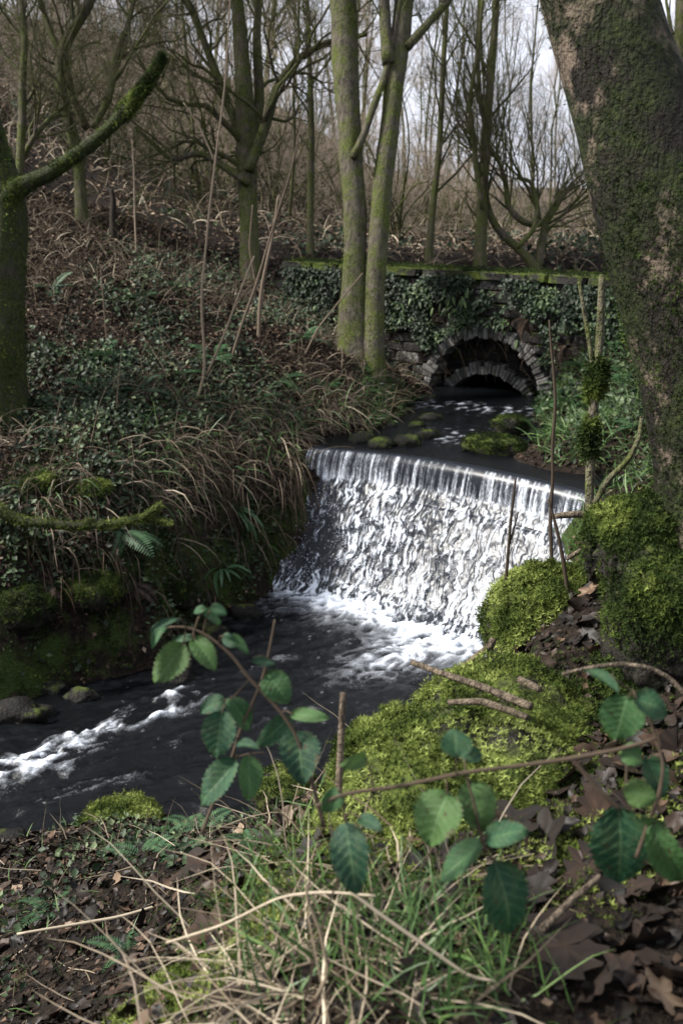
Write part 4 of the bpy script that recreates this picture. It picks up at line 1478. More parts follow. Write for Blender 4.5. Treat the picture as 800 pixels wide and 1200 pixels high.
# ------------------------------------------------------------------ ivy and ferns on the wall
def wall_leaves(name, n, s0, s1, z0, z1, size, seed, label, mat, tone, thr, tv=LEAF_V, tf=LEAF_F, hang=.6):
    r = np.random.default_rng(seed)
    s = r.uniform(s0, s1, n * 3); z = r.uniform(z0, z1, n * 3)
    rho = np.hypot(s, z - 1.33)
    k = (fbm(s * 1.8, z * 2.4, 0, 3, seed) + .22 * (fbm(s * 5, z * 5, 3., 2, seed) - .5) + .25 * (z - 2.35) > thr) & (rho > .98 + r.normal(0, .04, len(s)))
    s, z = s[k][:n], z[k][:n]
    n = len(s)
    d = .05 + np.abs(r.normal(0, .05, n))
    P = np.stack([WO[0] + ADIR[0] * s + ANRM[0] * d, WO[1] + ADIR[1] * s + ANRM[1] * d, z], -1)
    nn = nrm(np.array([ANRM[0], ANRM[1], .45])[None] + r.normal(0, .38, (n, 3)))
    dn = np.array([0, 0, -hang])[None] + r.normal(0, .5, (n, 3))
    b = nrm(dn - (dn * nn).sum(-1, keepdims=True) * nn)
    a = np.cross(b, nn)
    V, F = scatter(tv, tf, P, a, b, nn, size * r.uniform(.5, 1.5, n))
    tint = np.clip(tone + 1.0 * (fbm(s * 3, z * 3, 0, 2, seed + 1) - .5) + r.normal(0, .17, n), 0, 1)
    me = mesh_data('leaves', V, F, M[mat], False, {'tint': np.repeat(tint, len(tv))})
    base = wp((s0 + s1) / 2, .06, 1.4)
    root = empty(name, base)
    o = link('leaves', me, root); o.location = tuple(-base); o['kind'] = 'stuff'
    # trailing stems
    m = 60
    ss = r.uniform(s0, s1, m); zz = r.uniform(1.9, z1, m)
    Pp = [np.stack([WO[0] + ADIR[0] * ss + ANRM[0] * .05, WO[1] + ADIR[1] * ss + ANRM[1] * .05, zz], -1)]
    for i in range(6):
        ss = ss + r.normal(0, .05, m); zz = zz - r.uniform(.03, .1, m)
        dd = .05 + .03 * r.uniform(0, 1, m)
        Pp.append(np.stack([WO[0] + ADIR[0] * ss + ANRM[0] * dd, WO[1] + ADIR[1] * ss + ANRM[1] * dd, zz], -1))
    V, F = tubes(np.stack(Pp, 1), np.full((m, 7), .004), 3)
    st = link('stems', mesh_data('stems', V - base, F, M['cane'], True, {'tint': np.full(len(V), .3)}), root)
    st['kind'] = 'stuff'
    return tag(root, label, 'ivy')


STRAP_V = np.array([(-.09, 0, 0), (.09, 0, 0), (.13, .35, .06), (-.13, .35, .06), (.12, .7, .02), (-.12, .7, .02), (0, 1.05, -.12)])
STRAP_F = [np.array([(0, 1, 2, 3), (3, 2, 4, 5)]), np.array([(5, 4, 6)])]
wall_leaves('ivy', 7600, S_L + .02, 1.0, 1.6, 2.9, .046, 601, 'dark ivy matted over the wall between its far end and the arch crown', 'ivy', .40, .50)
wall_leaves('ivy', 5600, 1.0, 3.6, 1.4, 2.86, .044, 602, 'ivy and small ferns over the wall beyond the arch towards the leaning trunk', 'ivy', .45, .49)
wall_leaves('wall_fern', 520, S_L + .3, 3.0, 1.95, 2.75, .09, 603, 'pale strap leaved ferns hanging from joints in the wall', 'ivy', .55, .50, STRAP_V, STRAP_F, 1.2)
# moss on the coping
r = np.random.default_rng(604)
sm = r.uniform(S_L, 3.6, 7000); dm = r.uniform(-.38, .09, 7000)
Pm = np.stack([WO[0] + ADIR[0] * sm + ANRM[0] * dm, WO[1] + ADIR[1] * sm + ANRM[1] * dm, np.full(7000, COPE)], -1)
o = moss_on('moss', Pm - wp(0, 0, 1.1), np.tile([0, 0, 1.], (7000, 1)), 7000, .022, BR, 605, .12)


def frond_mesh(name, seed, pairs=15, mat='fern', droop=.55, wide=.20, tone=.5):
    r = np.random.default_rng(seed)
    V, F, T = [], [], []
    u = np.linspace(0, 1, 26)
    spine = np.stack([.04 * np.sin(u * 3 + seed), u * .92, .55 * u - droop * u ** 2.2], -1)
    sv, sf = tubes(spine[None], np.linspace(.008, .002, 26)[None], 3)
    V.append(sv); F4 = [sf[0]]; T.append(np.full(len(sv), .2))
    off = len(sv); F3 = []
    for i in range(pairs):
        t = .12 + .86 * i / pairs
        p = np.array([np.interp(t, u, spine[:, k]) for k in range(3)])
        L = wide * (math.sin(math.pi * min(1, .18 + t * .86)) ** .8) + .01
        for sd in (-1, 1):
            w = .030 * (1.2 - t * .6)
            tip = p + np.array([sd * L, L * .38, -.10 * L + r.normal(0, .01)])
            m1 = p + np.array([sd * L * .45, L * .17 + w, .03 * L]); m2 = p + np.array([sd * L * .45, L * .17 - w, .0])
            V.append(np.array([p, m1, tip, m2])); F3.append([off, off + 1, off + 2, off + 3]); off += 4
            T.append(np.full(4, np.clip(r.normal(tone, .12), 0, 1)))
    return mesh_data(name, np.concatenate(V), F4 + [np.array(F3)], M[mat], False, {'tint': np.concatenate(T)})


FR = [frond_mesh('frond', 610 + i) for i in range(3)]
FRB = [frond_mesh('frond', 620 + i, 14, 'bracken', .95, .22, .5) for i in range(3)]
STRAPME = []
for i in range(3):
    rr = np.random.default_rng(630 + i)
    u = np.linspace(0, 1, 10)
    cen = np.stack([.05 * np.sin(u * 2 + i), u * .9, .62 * u - .72 * u ** 2], -1)
    w = .055 * np.sin(np.pi * np.clip(.12 + .88 * u, 0, 1)) ** .5 * (1 + .1 * np.sin(u * 40))
    A = cen + np.stack([-w, 0 * w, .25 * w], -1); B = cen + np.stack([w, 0 * w, .25 * w], -1)
    V = np.stack([A, cen, B], 1).reshape(-1, 3)
    i0 = np.arange(9) * 3
    F = np.concatenate([np.stack([i0, i0 + 1, i0 + 4, i0 + 3], -1), np.stack([i0 + 1, i0 + 2, i0 + 5, i0 + 4], -1)])
    STRAPME.append(mesh_data('frond', V, F, M['fern'], True, {'tint': np.full(len(V), .5)}))


def fern(name, p, size, n, seed, meshes, label, cat, group=None, lean=0.0, face=None):
    r = np.random.default_rng(seed)
    root = empty(name, p)
    for k in range(n):
        o = link('frond', meshes[k % 3], root)
        az = (k + r.uniform(-.3, .3)) * 2 * math.pi / n if face is None else face + r.normal(0, .7)
        o.rotation_euler = (r.normal(-.05 - lean, .2 + .4 * lean), r.normal(0, .15 + .4 * lean), az)
        s = size * r.uniform(.65, 1.15)
        o.scale = (s, s, s)
    return tag(root, label, cat, group)


FACE = math.atan2(-.6, .8) - math.pi / 2
fern('hanging_fern', hit(147, 628) + np.array([0, -.05, .05]), .42, 6, 641, FR, 'pale fern fronds hanging under the mossy branch', 'fern', lean=.5, face=FACE)
fern('strap_fern', hit(272, 598), .42, 8, 642, STRAPME, 'dark strap leaved fern hanging on the bank beside the falling water', 'fern', lean=.4, face=FACE)
fern('strap_fern', hit(262, 668), .36, 9, 643, STRAPME, 'bright spiky strap fern low on the bank just above the pool', 'fern', lean=.2, face=FACE)
fern('strap_fern', hit(268, 560), .38, 7, 653, STRAPME, 'strap leaved fern high on the bank under the hanging grass', 'fern', lean=.4, face=FACE)
for i, (px, py, s) in enumerate([(200, 335, .5), (165, 350, .45), (120, 420, .5), (205, 440, .5), (330, 445, .4), (355, 400, .5), (100, 455, .45), (250, 420, .45), (60, 340, .5), (365, 380, .45), (300, 470, .4), (160, 460, .4), (385, 450, .35), (470, 430, .45), (460, 400, .5)]):
    fern('fern', hit(px, py), s, 7, 660 + i, FR, 'low green fern among the brambles of the far slope', 'fern', 'ferns on the far slope')
for i, (px, py, s) in enumerate([(205, 1005, .16), (230, 975, .2), (165, 1005, .14), (300, 1000, .12), (150, 1120, .12), (60, 1070, .14), (190, 980, .18)]):
    fern('fern', hit(px, py), s, 5, 690 + i, FR, 'small feathery fern in the leaf litter by the water', 'fern', 'small ferns in the near litter')
for i, (px, py, s) in enumerate([(700, 470, .5), (735, 440, .5), (690, 430, .45), (745, 500, .4), (660, 470, .4), (720, 400, .5)]):
    fern('fern', hit(px, py), s, 7, 710 + i, FR, 'green fern on the bank between the arch and the leaning trunk', 'fern', 'ferns beside the arch')
fern('dead_bracken', wp(wall_s(622), .16, 2.42), .38, 7, 720, FRB, 'collapsed rust brown bracken hanging on the wall right of the arch crown', 'bracken', lean=.9, face=W_ANG + math.pi)
fern('dead_bracken', wp(wall_s(668), .2, 2.15), .34, 6, 721, FRB, 'smaller tangle of brown bracken low beside the arch', 'bracken', lean=.8, face=W_ANG + math.pi)
for i, (px, py) in enumerate([(155, 690), (270, 530), (60, 690)]):
    fern('dead_fern', hit(px, py), .4, 6, 730 + i, FRB, 'limp dead brown fern hanging down the steep far bank', 'fern', 'dead ferns on the steep far bank', lean=.9, face=FACE)


# ------------------------------------------------------------------ saplings, canes, sticks
def stick(name, paths, label, cat, mat, tone, sides=7, group=None, amp=.06, moss=None, seed=0, leafs=None):
    """paths: [(P,R)...] world; one thing, each fork a part when there are several"""
    base = paths[0][0][0]
    if len(paths) == 1 and moss is None:
        V, F = rough_tube(paths[0][0] - base, paths[0][1], sides, seed, amp * 2.5, 14)
        o = link(name, mesh_data(name, V, F, M[mat], True, {'tint': np.full(len(V), tone)}), None, tuple(base))
        return tag(o, label, cat, group)
    root = empty(name, base)
    for j, (P, R) in enumerate(paths):
        V, F = rough_tube(P - base, R, sides, seed + j, amp * 2, 14)
        link('stem' if j == 0 else 'side_shoot', mesh_data('stem', V, F, M[mat], True, {'tint': np.full(len(V), tone)}), root)
    if moss:
        for (P, R, n, size, t) in moss:
            V, F = tubes((P - base)[None], R[None], 12)
            nn = nrm(V - np.repeat(P - base, 12, 0))
            moss_on('moss', V, nn, n, size, root, seed, t, step=12)
    return tag(root, label, cat, group)


def gdepth(px, py):
    h = hit(px, py)
    return float(h[1] / ray(px, py)[1])


def sap(pts, label, tone, seed, name='sapling', extra=(), mat='cane', dt=0.0, **k):
    t = gdepth(pts[0][0], pts[0][1])
    pts = [(a, b, w_ * .72) for a, b, w_ in pts]
    paths = [px_path(pts, t + .02, 30, t + dt)] + [px_path(e, t + .02 + dd, 16) for e, dd in extra]
    return stick(name, paths, label, 'sapling', mat, tone, seed=seed, **k)


sap([(228, 476, 5), (242, 440, 5), (240, 415, 4.5), (235, 350, 4.5), (240, 305, 4), (245, 250, 4), (254, 175, 3.5), (264, 100, 3), (268, 30, 2.5), (272, -40, 2)], 'tall crooked pale grey sapling on the far slope', .85, 801,
    extra=[([(242, 440, 3), (262, 395, 3), (280, 345, 2.5), (298, 300, 2)], 0), ([(252, 190, 2), (235, 150, 2), (215, 120, 1.5)], 0)])
sap([(270, 425, 5), (285, 375, 5), (300, 335, 4.5), (313, 290, 4), (325, 250, 3.5), (340, 205, 3), (352, 150, 2)], 'straight brown sapling leaning over the far slope towards the wall', .62, 802, extra=[([(300, 335, 2), (292, 290, 2), (296, 240, 1.5)], 0)])
sap([(303, 398, 7), (304, 365, 7), (307, 335, 6), (313, 305, 5.5), (320, 275, 5), (326, 230, 4)], 'short orange brown mossy stem standing before the branchy tree', .7, 803)
sap([(128, 415, 3), (124, 385, 3), (121, 345, 2.5), (118, 310, 2)], 'thin rusty upright shoot on the leafy middle of the slope', .6, 804)
sap([(355, 420, 3), (372, 385, 2.5), (400, 350, 2.5), (425, 320, 2)], 'thin pale cane leaning against the stems of the twin tree', .8, 805)
sap([(458, 400, 3.5), (475, 375, 3.5), (490, 345, 3), (505, 315, 3), (520, 285, 2)], 'bare pale cane slanting up the wall beside the twin tree', .8, 806)
sap([(450, 350, 3), (462, 338, 3), (475, 318, 2.5), (485, 300, 2)], 'short curved cane on the wall behind the twin tree', .6, 807)
sap([(160, 300, 3), (158, 250, 3), (157, 200, 2.5), (155, 165, 2)], 'chalk pale dead stem standing on the wood slope', 1.0, 808)
sap([(133, 280, 11), (132, 255, 10), (133, 235, 10), (131, 222, 8)], 'black rotten stump standing on the wood slope', .05, 809, name='rotten_stump')
# canes arching over the slope
cr_ = np.random.default_rng(811)
cb = sample(800, -5.5, 1.2, 8.2, 15, cr_, in_view)
d = cr_.normal(0, .6, cb.shape); d[:, 2] = np.abs(cr_.normal(.6, .3, len(cb)))
d = nrm(d); L = cr_.uniform(.3, 1.0, len(cb))
pts = [cb]; p = cb
for i in range(8):
    p = p + d * (L / 8)[:, None]; d = nrm(d + np.array([0, 0, -.16]) + cr_.normal(0, .08, d.shape)); pts.append(p)
PP = np.stack(pts, 1)
V, F = tubes(PP, cr_.uniform(.002, .0045, len(cb))[:, None] * np.linspace(1, .4, 9)[None], 4)
tag(link('bramble_canes', mesh_data('bramble_canes', V, F, M['cane'], True, {'tint': np.repeat(np.clip(cr_.normal(.6, .25, len(cb)), 0, 1), 36)})), 'thin arching bramble canes tangled over the far slope', 'canes', kind='stuff')

# mossy branch reaching out of the far bank
tbr = gdepth(60, 640) - .25
pa = px_path([(-30, 585, 15), (0, 598, 14), (25, 611, 12), (60, 614, 10), (100, 617, 9), (140, 613, 9), (168, 607, 8), (185, 611, 7), (201, 613, 6)], tbr, 44, tbr - .1)
pb = px_path([(166, 608, 8), (176, 601, 7), (184, 595, 7), (189, 591, 6)], tbr - .1, 12)
pc = px_path([(97, 619, 7), (103, 611, 8), (109, 609, 7)], tbr - .05, 8)
stick('mossy_branch', [pa, pb, pc], 'crooked moss coated branch reaching out level from the far bank', 'branch', 'bark_green', .5, 10, amp=.2, seed=820, moss=[(pa[0], pa[1], 3200, .012, .62), (pb[0], pb[1], 500, .011, .62), (pc[0], pc[1], 300, .011, .6)])

# stems beside the leaning trunk
ts = 3.0
p1 = px_path([(693, 660, 12), (691, 620, 11), (690, 580, 11), (692, 520, 11), (697, 450, 11), (702, 400, 10), (704, 360, 9), (705, 322, 8)], ts, 40)
p2 = px_path([(696, 590, 7), (712, 562, 7), (735, 540, 7), (748, 515, 6), (752, 488, 5)], ts - .05, 20)
p3 = px_path([(697, 450, 6), (690, 400, 6), (684, 365, 5), (678, 330, 4)], ts, 16)
m1 = px_path([(695, 466, 14), (697, 450, 38), (700, 436, 28), (701, 426, 8)], ts, 14)
m2 = px_path([(691, 534, 10), (690, 515, 34), (692, 503, 26), (693, 496, 8)], ts, 14)
stick('dead_sapling', [p1, p2, p3], 'pale dead sapling with moss lumps standing beside the leaning trunk', 'sapling', 'bark_twin', .88, 8, seed=830, moss=[(m1[0], m1[1] * .32, 1300, .015, .45), (m2[0], m2[1] * .3, 1000, .015, .5)])
stick('dead_shoot', [px_path([(648, 690, 5), (645, 640, 4.5), (644, 600, 4.5), (648, 560, 4), (646, 520, 4), (651, 480, 3.5), (649, 440, 3.5), (645, 405, 3), (643, 375, 2)], 3.2, 24)], 'thin dark upright stem rising in front of the weir end', 'stem', 'cane', .35, seed=831)
stick('dead_shoot', [px_path([(590, 712, 4), (594, 660, 4), (598, 610, 3.5), (604, 560, 2.5)], 3.0, 16), px_path([(596, 640, 2.5), (607, 600, 2)], 3.0, 8)], 'wispy dark twig standing up from the moss boulder before the falling water', 'stem', 'cane', .2, seed=832)
stick('dead_shoot', [px_path([(668, 720, 5), (660, 660, 5), (652, 620, 4), (642, 585, 3)], 2.9, 16)], 'dark forked stem leaning behind the moss boulder', 'stem', 'cane', .3, seed=834)
stick('broken_stick', [px_path([(650, 605, 7), (668, 603, 8), (690, 603, 8), (709, 601, 6)], 2.95, 12)], 'short broken stick lying level across the dead sapling', 'stick', 'deadwood', .6, seed=833)
stick('broken_stick', [px_path([(663, 655, 6), (680, 645, 6), (697, 640, 5), (718, 640, 4)], 2.9, 12)], 'short brown stick lying on the moss between boulder and hump', 'stick', 'deadwood', .5, seed=835)


def lying(pts, label, tone, seed, lift=.015, name='fallen_stick', mat='cane', sides=8, dt=0.0):
    q, w = [], []
    for x, y, wd in pts:
        h = hit(x, y)
        t = h[1] / ray(x, y)[1] - .03
        q.append(t); w.append(wd)
    t = float(np.median(q)) - lift + dt
    P, R = px_path([(a, b, c_) for a, b, c_ in pts], t, 24)
    return stick(name, [(P, R)], label, 'stick', mat, tone, sides, seed=seed)


stick('fallen_stick', [px_path([(482, 776, 7), (520, 790, 8), (560, 803, 9), (595, 817, 10), (622, 828, 10)], 2.30, 24, 2.10)], 'long pale stripped stick poking out from the moss towards the pool', 'stick', 'deadwood', 1.0, seed=841)
stick('fallen_stick', [px_path([(525, 823, 7), (565, 822, 9), (600, 834, 9), (618, 841, 8)], 2.12, 16, 2.02)], 'flaking brown piece of wood below the long pale stick', 'stick', 'deadwood', .75, seed=842)
stick('fallen_stick', [px_path([(608, 796, 8), (620, 802, 9), (632, 808, 8)], 2.2, 8, 2.15)], 'stubby pale peg of wood beside the long pale stick', 'stick', 'deadwood', .95, seed=843)
stick('fallen_stick', [px_path([(541, 783, 8), (560, 768, 9), (575, 756, 10), (578, 748, 9)], 2.55, 12)], 'brown stick propped up at the foot of the moss boulder', 'stick', 'deadwood', .7, seed=844)
stick('arched_twig', [px_path([(658, 790, 4), (690, 782, 5), (725, 778, 6), (760, 782, 6), (785, 795, 6), (800, 812, 6), (830, 830, 5)], 1.7, 30)], 'thin pinkish twig arched in front of the dark moss hump', 'twig', 'deadwood', .85, seed=845)
stick('broken_stalk', [px_path([(396, 940, 8), (398, 900, 8), (400, 850, 8), (402, 812, 8)], 1.75, 16)], 'snapped upright brown stalk beside the left bramble spray', 'stalk', 'deadwood', .45, seed=846)
stick('fallen_stick', [px_path([(634, 1090, 9), (655, 1070, 9), (675, 1050, 9), (703, 1027, 7)], 1.5, 16, 1.56)], 'grey lichened stick lying in the dark leaves', 'stick', 'deadwood', .55, seed=847)
stick('fallen_stick', [px_path([(645, 935, 6), (662, 950, 6), (682, 958, 5)], 1.95, 10)], 'short brown twig lying on the near leaves', 'stick', 'deadwood', .5, seed=848)
stick('dry_stem', [px_path([(195, 1105, 2.5), (260, 1085, 3.1), (330, 1050, 3.1), (380, 1045, 3.1), (440, 1050, 2.5)], 1.52, 24, 1.40)], 'long pale curving stem lying over the foreground grass', 'stem', 'straw', .9, 6, seed=849)
stick('dry_stem', [px_path([(20, 1095, 3), (80, 1085, 4), (140, 1075, 4), (190, 1060, 3)], 2.75, 16, 2.9)], 'straight pale stem lying on the leaf litter slope', 'stem', 'straw', .9, 6, seed=850)
stick('dry_stem', [px_path([(370, 1170, 5.0), (385, 1140, 5.0), (375, 1090, 4.3), (358, 1050, 3.7), (362, 1030, 3.1)], 1.32, 20)], 'thick tan bent stem curling up through the foreground grass', 'stem', 'straw', .55, 7, seed=851)
stick('dry_stem', [px_path([(410, 1045, 3.7), (450, 1075, 4.3), (500, 1110, 4.3), (550, 1145, 3.7), (580, 1150, 3.1)], 1.36, 20)], 'long stiff straw stalk lying across the green foreground grass', 'stem', 'straw', .85, 6, seed=852)

# ------------------------------------------------------------------ brambles with every leaf its own
def bramble_leaf(seed):
    r = np.random.default_rng(seed)
    nv, nu = 25, 9
    V, UV = [], []
    for i in range(nv):
        v = i / (nv - 1)
        w = .5 * (1.95 * (v ** .52) * (1 - v) ** .72)
        w *= 1 + (.10 if i % 2 else -.07) * (0 < i < nv - 1)
        for j in range(nu):
            u = j / (nu - 1) * 2 - 1
            x = u * w
            pleat = .032 * math.cos((v * 7.5 - abs(u) * 1.7) * 2 * math.pi) * (abs(u) ** .5) * (1 - abs(u) * .4)
            z = (.10 + .12 * (seed % 3)) * abs(u) * w - (.25 + .45 * (seed % 4) / 3) * (v - .35) ** 2 + pleat + .05 * math.sin(seed * 1.7 + 5 * v + 2.5 * u) + .06 * u * (v - .5) * (1 if seed % 2 else -1)
            V.append((x, v, z)); UV.append((u * .5 + .5, v))
    return mesh_data('leaf', np.array(V), grid_faces(nv, nu), M['bramble'], True, None, np.array(UV))


def bramble_mat():
    m, nt, b = new_mat('bramble_leaf')
    uv = nt.nodes.new('ShaderNodeUVMap')
    sep = nt.nodes.new('ShaderNodeSeparateXYZ'); nt.links.new(uv.outputs[0], sep.inputs[0])
    au = math_(nt, 'ABSOLUTE', math_(nt, 'SUBTRACT', math_(nt, 'MULTIPLY', sep.outputs[0], 2.0), 1.0))
    ph = math_(nt, 'SUBTRACT', math_(nt, 'MULTIPLY', sep.outputs[1], 7.5), math_(nt, 'MULTIPLY', au, 1.7))
    fr = math_(nt, 'ABSOLUTE', math_(nt, 'SUBTRACT', math_(nt, 'FRACT', math_(nt, 'ADD', ph, .5)), .5))
    v1 = ramp(nt, fr, [(0, (1, 1, 1)), (.10, (0, 0, 0))])
    v2 = ramp(nt, au, [(0.02, (1, 1, 1)), (.08, (0, 0, 0))])
    vein = math_(nt, 'MAXIMUM', v1, v2)
    oi = nt.nodes.new('ShaderNodeObjectInfo')
    base = ramp(nt, oi.outputs['Random'], [(0, (.008, .034, .018)), (.4, (.014, .052, .022)), (.75, (.03, .080, .024)), (1, (.05, .095, .022))])
    base = mixc(nt, ramp(nt, noise(nt, 3.0, 3), [(.45, (0, 0, 0)), (.75, (.6, .6, .6))]), base, (.06, .10, .036))
    base = mixc(nt, ramp(nt, noise(nt, 7, 4), [(.61, (0, 0, 0)), (.70, (1, 1, 1))]), base, (.035, .022, .012))
    edge = math_(nt, 'MULTIPLY', au, noise(nt, 4, 3))
    base = mixc(nt, ramp(nt, edge, [(.50, (0, 0, 0)), (.60, (1, 1, 1))]), base, (.05, .03, .015))
    col = mixc(nt, math_(nt, 'MULTIPLY', vein, .35), base, (.12, .19, .085))
    nt.links.new(col, b.inputs['Base Color'])
    b.inputs['Roughness'].default_value = .5
    b.inputs['Specular IOR Level'].default_value = .22
    bump(nt, b, math_(nt, 'ADD', math_(nt, 'MULTIPLY', vein, -.5), noise(nt, 40, 2)), .3, .02)
    tr = nt.nodes.new('ShaderNodeBsdfTranslucent'); nt.links.new(col, tr.inputs[0])
    mx = nt.nodes.new('ShaderNodeMixShader'); mx.inputs[0].default_value = .18
    nt.links.new(b.outputs[0], mx.inputs[1]); nt.links.new(tr.outputs[0], mx.inputs[2])
    nt.links.new(mx.outputs[0], nt.nodes['Material Output'].inputs[0])
    return m


M['bramble'] = bramble_mat()
BL = [bramble_leaf(900 + i) for i in range(5)]


def bramble(name, stems, leaves, t, label, seed, tone=.55):
    """stems in pixels with widths; leaves (base, tip, width) in pixels; depth about t"""
    r = np.random.default_rng(seed)
    base = at(stems[0][0][0], stems[0][0][1], t)
    root = empty(name, base)
    allp = []
    for pts in stems:
        P, R = px_path(pts, t, 30)
        allp.append(P)
        V, F = rough_tube(P - base, R, 8, seed, .08, 30)
        link('stem', mesh_data('stem', V, F, M['cane'], True, {'tint': np.full(len(V), tone)}), root)
    allp = np.concatenate(allp)
    for i, (bx, by, tx, ty, wd) in enumerate(leaves):
        tt = t + r.normal(0, .03)
        b = at(bx, by, tt); e = at(tx, ty, tt + r.normal(-.01, .02))
        yv = e - b
        L = np.linalg.norm(yv); yv = yv / L
        w_m = wd * 1.12 * tt / F_PX
        view = -nrm(b - np.array([0, 0, EYE]))
        z = view + np.array([0, 0, .55]) + r.normal(0, .36, 3)
        z = nrm(z - (z @ yv) * yv)
        x = np.cross(yv, z)
        L2 = L * 1.05
        Mx = Matrix(((x[0] * w_m, yv[0] * L2, z[0] * (w_m + L) / 2, b[0] - base[0]), (x[1] * w_m, yv[1] * L2, z[1] * (w_m + L) / 2, b[1] - base[1]), (x[2] * w_m, yv[2] * L2, z[2] * (w_m + L) / 2, b[2] - base[2]), (0, 0, 0, 1)))
        o = link('leaf', BL[i % 5], root)
        o.matrix_basis = Mx
        # leaf stalk to the nearest point of the stem
        j = int(np.argmin(((allp - b) ** 2).sum(1)))
        if np.linalg.norm(allp[j] - b) > .004:
            mid = (allp[j] + b) / 2 + np.array([0, 0, .006])
            P, R = resample([allp[j], mid, b + yv * .004], [.0012, .001, .001], 8)
            V, F = tubes((P - base)[None], R[None], 5)
            link('leaf_stalk', mesh_data('leaf_stalk', V, F, M['cane'], True, {'tint': np.full(len(V), tone)}), root)
    return tag(root, label, 'bramble')


z4 = lambda L: [tuple(160 + .3 * v if k in (0, 2) else (690 + .3 * v if k in (1, 3) else .3 * v) for k, v in enumerate(q)) for q in L]
s4 = lambda L: [(160 + .3 * x, 690 + .3 * y, w) for x, y, w in L]
bramble('bramble_spray', [s4([(730, 930, 5), (700, 800, 5), (660, 680, 4.5), (620, 560, 4), (575, 495, 4.5), (510, 420, 4.5), (440, 355, 4.5), (380, 265, 4), (290, 190, 3.5), (210, 145, 3), (120, 150, 2)]),
                          s4([(255, 960, 5), (290, 860, 4), (375, 660, 4), (400, 560, 3.5), (460, 430, 3.5), (490, 360, 3), (515, 260, 3), (540, 120, 2)]),
                          s4([(440, 355, 2), (390, 410, 2), (350, 450, 2)]), s4([(380, 660, 2), (440, 645, 2), (500, 640, 2)])],
        z4([(190, 215, 80, 355, 125), (220, 190, 305, 305, 95), (105, 140, 65, 210, 52), (165, 115, 60, 150, 32), (255, 90, 330, 130, 66), (290, 65, 350, 100, 48), (270, 75, 220, 90, 34), (225, 185, 120, 215, 34),
            (335, 180, 390, 225, 52), (370, 178, 435, 250, 42), (450, 275, 540, 295, 40), (505, 325, 590, 440, 120), (350, 435, 245, 475, 80), (365, 430, 455, 550, 95), (335, 475, 310, 655, 140), (605, 500, 480, 610, 95),
            (600, 490, 740, 500, 62), (625, 545, 650, 745, 165), (385, 600, 470, 610, 50), (390, 665, 250, 840, 125), (440, 650, 445, 820, 110)]), 1.5,
        'upright bramble spray with clean green toothed leaves hanging out over the stream', 951)
z8 = lambda L: [tuple(400 + .5 * v if k in (0, 2) else (780 + .5 * v if k in (1, 3) else .5 * v) for k, v in enumerate(q)) for q in L]
s8 = lambda L: [(400 + .5 * x, 780 + .5 * y, w) for x, y, w in L]
bramble('trailing_bramble', [s8([(-60, 330, 4), (0, 300, 4.5), (130, 285, 5), (290, 250, 5), (420, 235, 5), (540, 218, 6), (660, 195, 5), (740, 170, 4)]), s8([(290, 250, 3), (310, 320, 3), (325, 400, 3), (350, 455, 3)]), s8([(215, 420, 3), (190, 475, 3)]),
                             s8([(0, 300, 3), (10, 365, 3)])],
        z8([(270, 215, 265, 150, 80), (300, 270, 335, 385, 100), (250, 295, 200, 415, 120), (10, 365, 30, 530, 95), (335, 405, 430, 385, 66), (330, 410, 230, 500, 70), (362, 458, 402, 630, 130), (285, 220, 330, 200, 40), (-5, 290, -40, 345, 50), (40, 355, 90, 380, 40), (60, 215, 10, 235, 40)]), 1.27,
        'bramble runner trailing level over the moss mound with drooping dark leaves', 952)
bramble('bramble_spray', [s8([(690, 450, 5), (715, 380, 5), (745, 300, 5), (755, 230, 4), (720, 120, 3.5), (680, 60, 3)]), s8([(540, 218, 6), (600, 290, 6), (650, 335, 5)]), s8([(665, 290, 2.5), (668, 230, 2.5), (660, 195, 2.5)])],
        z8([(670, 70, 640, 172, 110), (685, 75, 765, 110, 80), (570, 8, 648, 50, 40), (655, 197, 708, 222, 60), (715, 212, 755, 305, 70), (660, 290, 738, 312, 70), (650, 332, 652, 512, 150), (728, 372, 792, 518, 85), (760, 380, 720, 370, 40)]), 1.30,
        'bramble spray with broad leaves by the foot of the leaning trunk, one leaf spotted brown', 953)

# ------------------------------------------------------------------ fallen leaves one can pick out
def dead_leaf_mesh(seed, kind):
    r = np.random.default_rng(seed)
    m = 44
    if kind == 'oak':
        th = np.linspace(0, 1, m // 2)
        w = .34 * np.sin(np.pi * th ** .75) ** .7 * (1 + .30 * np.cos(th * 2 * np.pi * 4.2 + .6))
        out = np.concatenate([np.stack([w, th], -1), np.stack([-w[::-1], th[::-1]], -1)])
    else:
        a = np.linspace(-np.pi, np.pi, m, endpoint=False)
        rad = .30 + .22 * np.abs(np.cos(a * 2.5)) ** 2.2
        out = np.stack([rad * np.sin(a), .45 - rad * np.cos(a)], -1)
    cen = np.array([[0, .5]])
    V2 = np.concatenate([cen, cen + (out - cen) * .5, out])
    k = len(out)
    z = .30 * (V2[:, 0]) ** 2 * r.uniform(.5, 2) + .25 * (V2[:, 1] - .5) ** 2 * r.uniform(-.5, 1.5) + .06 * (fbm(V2[:, 0] * 6 + seed, V2[:, 1] * 6, 0, 2, seed) - .5)
    V = np.concatenate([V2, z[:, None]], 1)
    i = np.arange(k); j = (i + 1) % k
    F3 = np.stack([np.zeros(k, int), 1 + i, 1 + j], -1)
    F4 = np.stack([1 + i, 1 + k + i, 1 + k + j, 1 + j], -1)
    return V, [F3, F4]


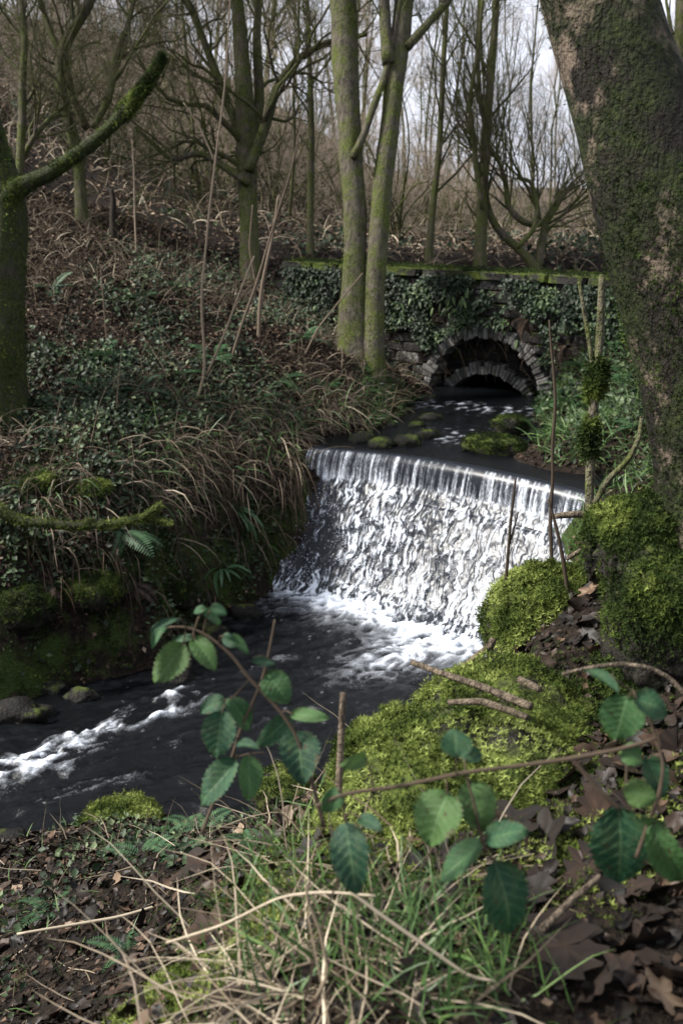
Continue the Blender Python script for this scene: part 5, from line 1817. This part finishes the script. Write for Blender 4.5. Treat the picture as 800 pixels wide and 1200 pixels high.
def dead_leaf(px, py, size_px, seed, kind, tone, label, group=None, rz=None, dt=.012, tilt=.35):
    r = np.random.default_rng(seed)
    h = hit(px, py)
    t = float(h[1] / ray(px, py)[1]) - dt
    V, F = dead_leaf_mesh(seed, kind)
    me = mesh_data('fallen_leaf', V - np.array([0, .5, 0]), F, M['wetlitter'], True, {'tint': np.clip(tone + .5 * (fbm(V[:, 0] * 8, V[:, 1] * 8, 0, 2, seed) - .5), 0, 1)})
    o = link('fallen_leaf', me)
    p = at(px, py, t)
    n = nrm(gnormal(np.array([p[0]]), np.array([p[1]]))[0] + r.normal(0, tilt, 3))
    o.location = tuple(p + n * .008)
    q = Vector(n).to_track_quat('Z', 'Y')
    o.rotation_mode = 'QUATERNION'
    from mathutils import Quaternion
    o.rotation_quaternion = q @ Quaternion((0, 0, 1), r.uniform(0, 6.28) if rz is None else rz)
    s = size_px * t / F_PX
    o.scale = (s, s, s)
    return tag(o, label, 'leaf', group)


dead_leaf(660, 1115, 125, 971, 'oak', .33, 'large dark purple brown oak leaf lying flat in the foreground leaves', rz=1.2, tilt=.1, dt=.04)
dead_leaf(340, 985, 80, 972, 'oak', .72, 'large rust red curled leaf beside the moss on the near hump', rz=.4, tilt=.2, dt=.05)
dead_leaf(258, 1090, 90, 973, 'oak', .60, 'long brown leaf standing on edge in the foreground straw', rz=.2, tilt=.6, dt=.06)
dead_leaf(692, 695, 34, 974, 'maple', .85, 'pinkish brown lobed leaf caught in the dead sapling', dt=.05)
dead_leaf(626, 775, 42, 975, 'maple', .70, 'brown lobed leaf at the foot of the moss boulder')
dead_leaf(670, 915, 60, 976, 'oak', .80, 'tan curled leaf standing below the bramble runner', tilt=.6)
dead_leaf(770, 1165, 60, 977, 'maple', .97, 'pale grey green shrivelled leaf in the dark foreground leaves')
lr = np.random.default_rng(980)
for i in range(70):
    px, py = lr.uniform(240, 800), lr.uniform(860, 1195)
    if px < 420 and py < 1000: continue
    dead_leaf(px, py, lr.uniform(30, 90), 1000 + i, 'oak' if i % 3 else 'maple', float(np.clip(lr.normal(.30, .2), .05, .85)), 'dark dead leaf among the foreground leaf litter', 'dead leaves in the foreground litter')
